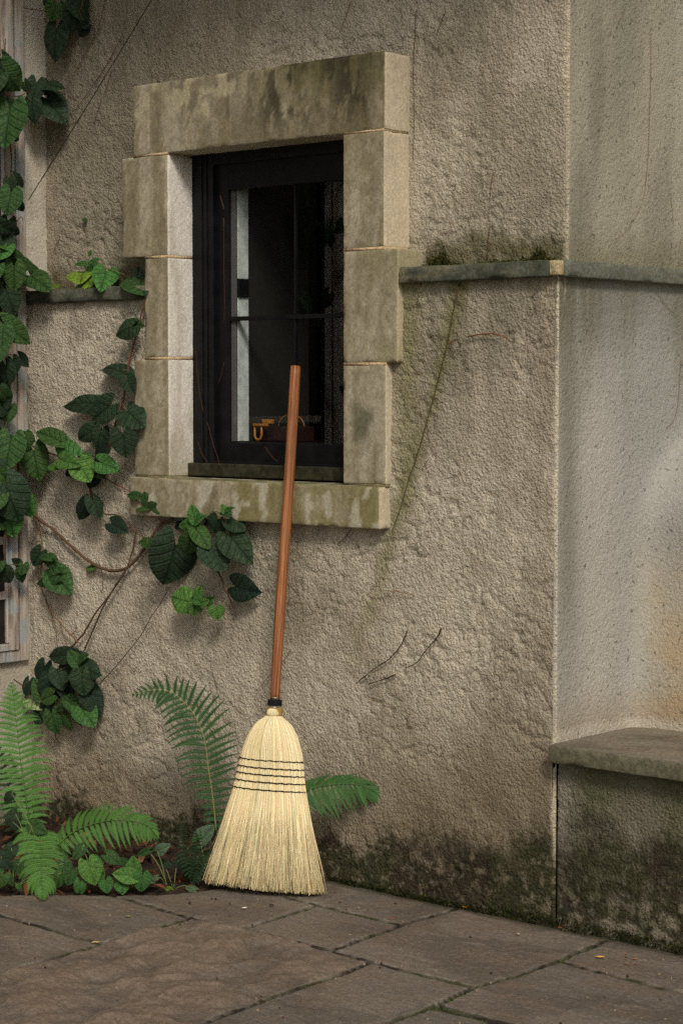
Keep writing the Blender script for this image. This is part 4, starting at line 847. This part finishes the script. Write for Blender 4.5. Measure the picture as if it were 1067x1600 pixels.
# ------------------------------------------------------------------ ferns
FH = np.array([FW[0], FW[1], 0]); FH /= np.linalg.norm(FH)
def frond(parent, rach, P0, n, lenL, lenR, angL, angR, bendL, bendR, tone, wid, depth, droop, t0=.06, rc=None, rr=.0022, twist=0):
    R2 = [np.array(p, float) for p in smooth_path([(a, b, 0) for a, b in rach], 8)]; N = -FH + RT * twist
    cum = np.concatenate([[0], np.cumsum([np.linalg.norm(b - a) for a, b in zip(R2[:-1], R2[1:])])]); tot = cum[-1]
    def at(s_): return np.array([np.interp(s_ * tot, cum, [p[k] for p in R2]) for k in (0, 1)])
    def dep(s_): return depth * math.sin(math.pi * .5 * s_) ** 1.5
    def to3(p, dd): return onplane(p[0], p[1], P0 - FH * dd, N)
    mb = MB(); fr = random.Random(int(rach[0][0] * 7 + rach[0][1])); ppm_ = F / ((np.array(P0) - CAM) @ FW)
    base = np.array(tone)
    for k in range(n):
        u = k / (n - 1); s_ = t0 + (1 - t0) * (1 - (1 - u) ** 1.12) * .995
        o = at(s_); tg = at(min(1, s_ + .01)) - at(max(0, s_ - .01)); ta = math.atan2(tg[1], tg[0])
        for sd, ln_, an_, bn_ in ((-1, lenL, angL, bendL), (1, lenR, angR, bendR)):
            Ln = np.interp(u, np.linspace(0, 1, len(ln_)), ln_) * fr.uniform(.92, 1.06)
            if Ln < 2: continue
            an = math.radians(np.interp(u, np.linspace(0, 1, len(an_)), an_) + fr.gauss(0, 3)); bd_ = math.radians(bn_ + fr.gauss(0, 4)); m = max(6, int(Ln / 2.1))
            a = ta + sd * an; p = o.copy(); cen = [p.copy()]; dirs = [a]
            for i in range(m):
                a2 = a + bd_ * (i / m); p = p + np.array([math.cos(a2), math.sin(a2)]) * Ln / m; cen.append(p.copy()); dirs.append(a2)
            W = wid * min(1, Ln / 26 + .25); dpt = dep(s_); cc = base * fr.uniform(.84, 1.14); V = []; Fs = []; cs = []; dz = fr.uniform(-.004, .004); dr_ = droop * fr.uniform(.7, 1.3)
            for i in range(m + 1):
                q = i / m; w_ = W * (1 - q ** 1.7) ** .9 * (.75 + .5 * min(1, q * 4) - .2 * q) * .5; nx, ny = -math.sin(dirs[i]), math.cos(dirs[i]); fx, fy = math.cos(dirs[i]), math.sin(dirs[i])
                dd = dpt + dr_ * (Ln / ppm_) * (q ** 1.4) + dz * q; st = Ln / m
                V.append(to3(cen[i], dd)); cs.append(cc * .86)
                for g in (1, -1):
                    V.append(to3(cen[i] + g * np.array([nx, ny]) * w_ * .30, dd - .0006)); cs.append(cc * .95)
                    V.append(to3(cen[i] + g * np.array([nx, ny]) * w_ * 1.08 + np.array([fx, fy]) * st * .85, dd + .0012 * (1 if fr.random() < .5 else .2))); cs.append(cc * 1.12)
            for i in range(m):
                b = i * 5; c_ = b + 5
                Fs += [(b, b + 1, c_ + 1, c_), (b + 1, b + 2, c_ + 1), (b, c_, c_ + 3, b + 3), (b + 3, c_ + 3, b + 4)]
            mb.add(V, Fs, cs)
    o = mb.build('frond', M['fern'], parent, False)
    mb = MB(); P = [to3(at(s_), dep(s_) + .0012) for s_ in np.linspace(0, 1, 26)]; mb.tube(P, [rr * (1 - .75 * q) for q in np.linspace(0, 1, 26)], 6, rc if rc is not None else base * .9); mb.build('rachis', M['fern'], o); return o
FG = L(80, 122, 52); FD = L(46, 78, 36)
P1 = np.array(on(52, 1322, 2, 0)); f1 = empty('fern', tuple(P1)); tag(f1, 'bright green fern with tall upright frond at the left bed edge', 'fern', 'ferns')
frond(f1, [(50, 1318), (46, 1285), (41, 1250), (34, 1203), (29, 1161), (24, 1115), (18, 1068)], P1 + FH * .05, 29, [22, 40, 50, 54, 52, 46, 34, 18, 4], [20, 38, 48, 52, 50, 44, 34, 17, 4], [74, 72, 70, 66, 60, 50, 35], [74, 72, 70, 66, 60, 50, 35], -40, 44, FG, 9.2, .05, .15, .05, None, .0024)
frond(f1, [(62, 1303), (62, 1318), (63, 1345), (65, 1375), (67, 1402)], P1, 17, [50, 62, 60, 48, 34, 18, 6], [54, 66, 62, 48, 34, 18, 6], [112, 108, 102, 90, 74, 56, 36], [112, 108, 102, 90, 74, 56, 36], 88, -88, FG * .95, 9.6, float((np.array(on(67, 1412, 2, 0)) - P1) @ -FH), .04, .02)
frond(f1, [(44, 1318), (30, 1280), (14, 1230), (-4, 1180), (-20, 1150)], P1 + FH * .10, 20, [20, 34, 40, 36, 26, 14, 4], [20, 34, 40, 36, 26, 14, 4], [80, 76, 70, 60, 40], [80, 76, 70, 60, 40], -20, 20, FD, 8.0, .03, .1, .05)
f2 = empty('fern', tuple(on(96, 1345, 2, 0))); tag(f2, 'low arching fern frond over the heart leaved ground plants', 'fern', 'ferns')
P2_ = np.array(on(96, 1345, 2, 0))
frond(f2, [(90, 1322), (112, 1302), (142, 1289), (177, 1282), (212, 1284), (232, 1292), (246, 1308)], P2_, 21, [20, 34, 42, 40, 34, 26, 18, 5], [24, 40, 47, 50, 46, 38, 24, 6], [74, 66, 58, 52, 44, 34], [96, 90, 84, 76, 62, 40], 52, -14, FG * .93, 8.6, .10, .1, .04)
P3 = np.array([-1.06, -.10, 0]); f3 = empty('fern', tuple(P3)); tag(f3, 'dark green fern standing behind the left side of the broom', 'fern', 'ferns')
frond(f3, [(338, 1300), (335, 1270), (331, 1235), (326, 1203), (319, 1155), (306, 1122), (292, 1102), (268, 1082), (240, 1078), (208, 1086)], P3 + FH * .02, 31, [16, 26, 40, 50, 58, 58, 52, 44, 26, 16, 5], [18, 30, 44, 52, 58, 56, 48, 34, 22, 14, 5], [72, 74, 72, 66, 60, 52, 44, 36], [84, 80, 70, 62, 60, 56, 48, 36], -44, 12, FD, 9.2, .05, .06, .03, L(140, 140, 84), .0020)
P4 = np.array([-.72, -.09, 0]); f4 = empty('fern', tuple(P4)); tag(f4, 'green fern frond sticking out behind the right side of the broom', 'fern', 'ferns')
frond(f4, [(440, 1290), (455, 1258), (477, 1237), (515, 1227), (552, 1226), (580, 1234), (597, 1248)], P4, 27, [4, 20, 32, 36, 36, 32, 26, 18, 5], [4, 26, 50, 58, 56, 48, 36, 20, 5], [50, 48, 42, 38, 34, 28], [92, 86, 82, 74, 60, 40], 50, -12, L(60, 98, 44), 8.2, .04, .1, .04)
# dark crumpled old frond in the bed
P5 = np.array(on(300, 1385, 2, 0)); f5 = empty('fern', tuple(P5)); tag(f5, 'small dark shrivelled fern stems between bed and broom', 'fern', 'ferns')
for rch in ([(300, 1385), (292, 1350), (287, 1320), (283, 1288)], [(304, 1386), (302, 1355), (308, 1325), (303, 1300)], [(296, 1388), (312, 1360), (318, 1340), (330, 1328)]):
    frond(f5, rch, P5, 15, [10, 13, 11, 8, 4], [10, 13, 11, 8, 4], [80, 60], [80, 60], -70, 70, L(40, 58, 34), 7, .03, .8, .2)

# ------------------------------------------------------------------ ground plants
def ground_plant(label, cx, cy, leaves, cat='plant'):
    P0 = np.array(on(cx, cy, 2, -.01)); root = empty('ground_plant', tuple(P0)); tag(root, label, cat, 'heart leaved ground plants')
    for lf in leaves:
        (bx, by), (tx, ty), wr, tone = lf[:4]; dz = lf[4] if len(lf) > 4 else lrnd.uniform(-.03, .03)
        pl = P0 - FH * dz; Pb = onplane(bx, by, pl, -FH); Pt = onplane(tx, ty, pl - FH * lrnd.uniform(-.005, .02), -FH)
        if Pb[1] > -.02 and cx < 700: Pb[1] = -.02
        lo = put_leaf(root, Pb, Pt, wr, tone, GT, -FW * .9 + np.array([.1, 0, lrnd.uniform(.25, .7)]))
        q = P0 + np.array([lrnd.gauss(0, .012), lrnd.gauss(0, .012), 0]); stalk(lo, smooth_path([q, (q + Pb) / 2 + np.array([0, 0, .012]), Pb], 4), .0011, L(110, 120, 70))
    return root
ground_plant('pale green heart leaved plant between the two low fern fronds', 146, 1392, [((138, 1350), (151, 1388), 1.0, 'b', .05), ((143, 1346), (164, 1362), .95, 'g', .03), ((168, 1336), (192, 1351), .85, 'm', .0), ((125, 1380), (124, 1405), .85, 'g', .06), ((112, 1362), (104, 1388), .9, 'm', .02), ((152, 1360), (160, 1386), .8, 'g', .02), ((128, 1325), (112, 1345), .8, 'm', -.03)])
ground_plant('cluster of smooth heart shaped leaves at the middle of the bed edge', 195, 1392, [((207, 1370), (172, 1365), .82, 'b', .05), ((209, 1368), (208, 1334), .85, 'g', .03), ((222, 1369), (219, 1398), 1.05, 'g', .05), ((165, 1377), (168, 1399), 1.15, 'g', .045), ((190, 1380), (192, 1400), 1.25, 'g', .045), ((228, 1372), (244, 1381), .9, 's', .02), ((198, 1350), (178, 1342), .7, 'm', -.03)])
ground_plant('trailing plant with pale jointed stem right of the heart leaves', 268, 1391, [((246, 1331), (266, 1319), .75, 's', .0), ((232, 1330), (210, 1339), .5, 'm', -.02), ((252, 1349), (274, 1357), .6, 'd', -.03), ((262, 1389), (274, 1394), .8, 'y', .03), ((305, 1391), (287, 1386), .7, 's', .03), ((245, 1372), (232, 1378), .7, 's', .02), ((278, 1345), (296, 1366), .8, 'd', -.04)])
ground_plant('grey green broad leaves tucked behind the left edge of the broom', 322, 1386, [((312, 1313), (337, 1287), .85, 's', -.02), ((290, 1362), (326, 1345), .75, 'd', -.02), ((316, 1345), (330, 1374), .8, 'd', -.01), ((300, 1330), (322, 1322), .6, 'd', -.03), ((312, 1308), (298, 1316), .4, 'g', -.01)])
ground_plant('dark leaves under the lowest fern frond at the left edge', 14, 1392, [((18, 1326), (4, 1352), .9, 'd', .0), ((14, 1372), (21, 1386), .9, 'm', .03), ((4, 1368), (-10, 1392), 1.0, 'm', .03), ((28, 1384), (34, 1394), .8, 'g', .04), ((2, 1340), (22, 1362), .8, 'd', .02), ((30, 1350), (18, 1372), .8, 'm', .0), ((100, 1350), (112, 1378), .8, 'm', -.02), ((96, 1365), (88, 1392), .8, 'm', .01)])
ground_plant('dark oval leaves behind the base of the tall bright fern', 50, 1330, [((50, 1290), (76, 1303), .8, 'm', -.02), ((24, 1272), (6, 1292), .9, 'd', -.04), ((20, 1285), (28, 1300), .8, 'd', -.03), ((18, 1240), (4, 1258), .7, 'd', -.05)])
ground_plant('small weed with round leaves in the paving joint by the wall', 722, 1420, [((722, 1412), (726, 1405), 1.1, 'g', .0), ((720, 1416), (715, 1412), 1.1, 'g', .0), ((723, 1417), (729, 1415), .9, 'y', .0), ((719, 1419), (722, 1422), 1.0, 'b', .0)])

# ------------------------------------------------------------------ moss, litter, twigs, cable
def moss(name, label, pts, n, hgt, spread, cols, cat='moss'):
    mb = MB(); mr = random.Random(n)
    for k in range(n):
        p = np.array(pts(mr)); a = mr.uniform(0, 6.28); h_ = hgt * mr.uniform(.4, 1.2); d = np.array([mr.gauss(0, spread), mr.gauss(0, spread) - spread * .5, 1]); d = d / np.linalg.norm(d) * h_
        s_ = np.array([math.cos(a), math.sin(a), 0]) * h_ * .28; c = cols[mr.randrange(len(cols))] * mr.uniform(.6, 1.3); mb.add([p - s_, p + s_, p + d * .6 + s_ * .8, p + d, p + d * .6 - s_ * .8], [(0, 1, 2, 3, 4)], c)
    o = mb.build(name, M['moss'], None, False); return tag(o, label, cat, kind='stuff')
MC = [L(70, 72, 30), L(50, 54, 24), L(92, 88, 44), L(40, 42, 22)]
def cl(px, py, rx, rz):
    c0 = on(px, py, 1, .07)
    def f(r):
        x = r.gauss(0, rx * .6); z = abs(r.gauss(0, rz * .55)) * (.15 + 1.3 * float(vn(np.array([x * 45 + px]), np.array([1.5]), 4)[0])); return c0[0] + x, .078 - r.uniform(0, .020) * max(.1, 1 - z / rz), ledz1 + z * (1 - min(1, abs(x) / rx) * .7)
    return f
moss('moss', 'dark moss clump on the ledge just right of the window stones', cl(690, 400, .040, .050), 2600, .006, .8, MC)
moss('moss', 'moss clump on the ledge near the wall corner', cl(838, 385, .040, .040), 1500, .006, .8, MC)
moss('moss', 'thin moss strip along the middle of the ledge', cl(770, 400, .075, .018), 1200, .005, .8, MC)
JM = [((945, 1472), (873, 1503)), ((873, 1503), (800, 1527)), ((713, 1421), (628, 1446)), ((298, 1434), (235, 1453)), ((235, 1453), (162, 1474)), ((680, 1573), (790, 1601)), ((580, 1503), (740, 1543)), ((740, 1543), (600, 1600)), ((580, 1503), (500, 1534))]
def jm(r):
    for _ in range(12):
        a, b = JM[r.randrange(len(JM))]; t_ = r.random()
        if vn(np.array([t_ * 7.0]), np.array([float(a[0])]), 3)[0] > .5: break
    p = G_(a[0] + (b[0] - a[0]) * t_, a[1] + (b[1] - a[1]) * t_); return p[0] + r.gauss(0, .0022), p[1] + r.gauss(0, .0022), -.011
moss('moss', 'green moss growing in the joints between the flagstones', jm, 5200, .006, .5, [L(78, 90, 30), L(58, 70, 26), L(96, 104, 44), L(46, 48, 24)])
def fm(r):
    x = r.uniform(-.74, .6); return x, -abs(r.gauss(0, .006)) - .002, r.uniform(-.006, .012) * (1 + (x > -.2))
moss('moss', 'dark moss along the foot of the wall at the paving', fm, 6000, .006, .7, [L(44, 46, 20), L(34, 34, 18), L(60, 62, 26)])
# leaf litter on the soil
mb = MB(); mr = random.Random(2)
for k in range(520):
    px = mr.uniform(-10, 335); p = np.array([0., 0, 0]); y = mr.uniform(-.62, -.02); x = mr.uniform(-1.9, -.80)
    if x > np.interp(y, [q[1] for q in bed], [q[0] for q in bed]) - .02: continue
    a = mr.uniform(0, 6.28); s_ = mr.uniform(.006, .02); u_ = np.array([math.cos(a), math.sin(a), mr.gauss(0, .4)]) * s_; v_ = np.array([-math.sin(a), math.cos(a), mr.gauss(0, .5)]) * s_ * mr.uniform(.25, .6); p = np.array([x, y, -.002 + .02 * ss(-.6, 0, np.array(y)) + mr.uniform(-.006, .012)])
    c = [L(104, 62, 38), L(78, 50, 34), L(56, 42, 32), L(112, 82, 56), L(44, 34, 26)][mr.randrange(5)]; mb.add([p - u_, p - v_ * .8 - u_ * .2 + [0, 0, .003], p + u_, p + v_ + u_ * .1 + [0, 0, .002]], [(0, 1, 2, 3)], c)
tag(mb.build('leaf_litter', M['moss'], None, False), 'brown fallen leaves and bark bits on the soil under the ferns', 'leaf litter', kind='stuff')
def flat_leaf(label, px, py, s_, c, ang, k=.5, cat='leaf', name='fallen_leaf'):
    x, y = G_(px, py); mb = MB(); n = 12; V = [(x, y, .006)]; rr2 = random.Random(px)
    for i in range(n):
        a = 2 * math.pi * i / n; r_2 = s_ * (1 + .25 * rr2.uniform(-1, 1)); u_, v_ = math.cos(a) * r_2, math.sin(a) * r_2 * k; V.append((x + u_ * math.cos(ang) - v_ * math.sin(ang), y + u_ * math.sin(ang) + v_ * math.cos(ang), .004 + .35 * abs(v_) + rr2.uniform(0, .002)))
    V2 = [(a, b, q - .0012) for a, b, q in V]; Fs = [(0, 1 + i, 1 + (i + 1) % n) for i in range(n)] + [(n + 1, n + 2 + (i + 1) % n, n + 2 + i) for i in range(n)] + [(1 + i, n + 2 + i, n + 2 + (i + 1) % n, 1 + (i + 1) % n) for i in range(n)]
    mb.add(V + V2, Fs, c); return tag(mb.build(name, M['moss'], None), label, cat, 'litter on the paving')
flat_leaf('yellow fallen leaf on the paving at lower right', 937, 1499, .010, L(226, 178, 84), .6)
flat_leaf('pale tan fallen leaf in the joint at lower left', 150, 1476, .009, L(222, 186, 130), .8)
flat_leaf('tiny white petal on the flagstone in front of the broom', 382, 1422, .006, L(226, 216, 200), .9, cat='petal', name='fallen_petal')
flat_leaf('tiny dark scrap of bark in front of the broom', 424, 1418, .006, L(44, 30, 24), .3, .8, 'bark scrap', 'bark_scrap')
flat_leaf('small green yellow leaf on the flagstone left of centre', 200, 1435, .008, L(130, 134, 54), .5)
flat_leaf('orange leaf scrap beside the weed at the wall foot', 726, 1421, .008, L(226, 140, 40), .2)
flat_leaf('small pink brown leaf on the flagstone below the wall corner', 809, 1463, .005, L(196, 150, 130), .2)
flat_leaf('small orange leaf right of the yellow fallen leaf', 992, 1502, .005, L(190, 110, 60), 1.0)
flat_leaf('rust coloured leaf at the foot of the wall corner', 874, 1453, .006, L(170, 84, 46), .2, .4)
flat_leaf('pale leaf scrap beneath the small orange leaf', 978, 1509, .006, L(150, 120, 86), .4, .4)
flat_leaf('thin brown needle on the flagstone left of the weed', 613, 1438, .011, L(130, 80, 52), .8, .12)
mb = MB()
for k in range(260):
    x, y = G_(mr.uniform(-60, 1120), mr.uniform(1400, 1650)); q = mr.uniform(.0008, .0028)
    if y > -.01 or x < np.interp(y, [p[1] for p in bed], [p[0] for p in bed]) + .01: continue
    mb.box(x - q, x + q, y - q * .7, y + q * .7, -.002, q * .8 + .001, [L(60, 46, 36), L(150, 130, 108), L(90, 66, 48)][k % 3], q * .3)
tag(mb.build('grit', M['moss'], None), 'fine grit and crumbs scattered over the flagstones', 'grit', kind='stuff')
x, y, z = P1 + np.array([.01, .0, .0]); bm = MB()
pf = onplane(63, 1314, P1 - FH * .02, -FH); bl = empty('flower', tuple(pf)); tag(bl, 'tiny orange blossom at the base of the tall bright fern', 'flower')
for k in range(5):
    a = k * 1.256; d = RT * math.cos(a) + np.array([0, 0, 1]) * math.sin(a); q = np.cross(d, FH); bm = MB(); bm.add([pf, pf + d * .005 + q * .003 - FH * .003, pf + d * .010 - FH * .002, pf + d * .005 - q * .003 - FH * .003], [(0, 1, 2, 3)], L(250, 150, 30)); bm.build('petal', M['moss'], bl, False)

def twig(label, pts, r, c, d=.010, name='dry_twig', cat='twig', side=None):
    P = [(on(p[0], p[1], 0, side + d) if side is not None else wallpt(p[0], p[1], p[2] if len(p) > 2 else d)) for p in pts]; P = smooth_path(P, 6); P = [p + np.array([lrnd.gauss(0, .0005) for _ in range(3)]) for p in P]
    mb = MB(); mb.tube(P, [r * lrnd.uniform(.7, 1.2) * (1 - .4 * i / len(P)) for i in range(len(P))], 5, c); return tag(mb.build(name, M['bark'], None), label, cat, 'dry tendrils on the walls')
RD = L(104, 62, 42)
twig('long dry stem slanting down the wall right of the window', [(722, 425), (716, 450), (707, 490), (700, 530), (688, 580), (672, 640), (655, 700), (640, 745), (625, 795), (612, 832)], .0018, L(82, 66, 42), .012)
twig('forked bare twig, the left one in the middle of the wall', [(636, 986), (625, 1010), (608, 1030), (585, 1045), (556, 1069)], .0019, L(56, 42, 30))
twig('forked bare twig right of centre, curved like a hook', [(690, 982), (680, 1000), (664, 1018), (652, 1035), (634, 1044)], .0019, L(56, 42, 30))
twig('short bare twig below the two curved ones', [(617, 1054), (600, 1062), (577, 1068)], .0021, L(56, 42, 30))
twig('thin twig crossing behind the lower end of the broom handle', [(455, 1014), (445, 1030), (425, 1052), (400, 1081)], .0011, L(88, 68, 48))
twig('rusty curved tendril below the right ledge', [(731, 526), (745, 523), (765, 521), (782, 524), (796, 531)], .0022, L(116, 70, 44))
twig('tiny rusty tendril left of the curved one', [(700, 536), (706, 534), (711, 531)], .0016, L(116, 70, 44))
twig('small orange brown fibre on the wall centre', [(605, 923), (620, 924), (645, 930)], .0012, L(140, 88, 56))
twig('short twig under the right end of the sill', [(548, 828, .02), (540, 838), (527, 851)], .0016, L(84, 60, 46))
twig('tiny dark tendril beside the long dry stem', [(669, 718), (664, 726), (658, 736)], .0010, L(80, 66, 48))
twig('red brown tendril running down top left beside the hanging tuft', [(165, -5), (155, 40), (138, 75), (118, 110), (103, 135), (95, 150)], .0011, RD, .006)
twig('second red brown tendril crossing the wall below the cable', [(190, 55), (172, 90), (155, 118), (140, 140), (118, 170), (105, 182), (97, 200), (88, 218)], .0010, RD, .006)
twig('faint tendril under the middle of the slanting cable', [(176, 105), (165, 140), (155, 165), (146, 195)], .0009, RD, .005)
twig('faint tendril near the top edge over the window', [(548, 0), (540, 25), (530, 50)], .0009, RD, .005)
twig('thin brown tendril hugging the right side of the lintel', [(650, 15), (648, 60), (646, 110), (647, 190), (645, 250)], .0011, RD, .005)
twig('tiny tendril high on the wall right of the lintel', [(697, 12), (690, 32), (683, 48)], .0009, RD, .005)
twig('tiny rusty fibre above the moss on the ledge', [(771, 265), (767, 290), (765, 320), (763, 345)], .0009, RD, .005)
twig('tiny rusty thread over the second moss strip', [(765, 350), (763, 375), (762, 400)], .0012, RD, .005)
twig('small fibre at the left wall near the ledge end', [(94, 370), (88, 382), (80, 400)], .0009, RD, .006)
for k, (lab, pts) in enumerate([('dark curled tendril at the top of the side wall', [(978, 8), (972, 25), (966, 32)]), ('red fibre beneath the curled tendril', [(956, 46), (950, 55)]),
        ('long thin tendril curving down the side wall', [(1017, 40), (1017, 110), (1015, 180), (1012, 250), (1005, 310), (985, 350), (960, 380)]), ('rusty fibre near the right edge, upper', [(1047, 297), (1050, 320), (1052, 355)]),
        ('short rusty fibre under the ledge on the side wall', [(1025, 455), (1040, 475), (1055, 492)]), ('faint fibre down the right edge', [(1064, 560), (1062, 600), (1055, 650), (1040, 670)])]):
    twig(lab, pts, .0007, L(132, 100, 76), .004, side=(-.03 if pts[0][1] < 420 else .0))
# tendrils inside the window frame
def wtw(label, pts, r): 
    P = smooth_path([on(a, b, 1, .068) for a, b in pts], 5); mb = MB(); mb.tube([p + np.array([lrnd.gauss(0, .0004), 0, lrnd.gauss(0, .0004)]) for p in P], r * .8, 5, L(84, 52, 30)); tag(mb.build('dry_tendril', M['bark'], None), label, 'tendril', 'dry tendrils on the walls')
wtw('long orange brown tendril hanging down the black window sash', [(349, 345), (350, 380), (350, 430), (351, 470), (350, 505)], .0008)
wtw('thick rusty tendril bit at the top of the sash', [(344, 305), (347, 315), (350, 326)], .0020)
wtw('pale pink tendril bit just under the thick one', [(349, 340), (350, 346), (349, 354)], .0018)
wtw('curved tendril along the lower left of the black frame', [(306, 548), (308, 580), (312, 615), (318, 645)], .0008)
wtw('slanting tendril at the lower left frame corner', [(324, 660), (332, 690), (339, 712), (343, 728)], .0008)
wtw('short tendril at the foot of the black frame', [(309, 690), (315, 708), (324, 722)], .0008)
wtw('short slanting tendril on the bottom of the sash', [(414, 698), (422, 710), (434, 722)], .0008)
wtw('faint tendril across the frame left of the glass', [(350, 566), (346, 585), (341, 600)], .0006)
# cable
A = on(241, -8, 1, .055); B = on(45, 311, 0, XL + .035); mb = MB(); mb.tube([A + (A - B) * .5, A, (A + B) / 2 + np.array([0, 0, -.004]), B], .0016, 6, None)
cb_ = mb.build('cable', M['wire'], None); tag(cb_, 'thin dark cable slanting from the trellis up across the wall', 'cable')

for o_ in bpy.data.objects:
    if '_w' in o_: del o_['_w']
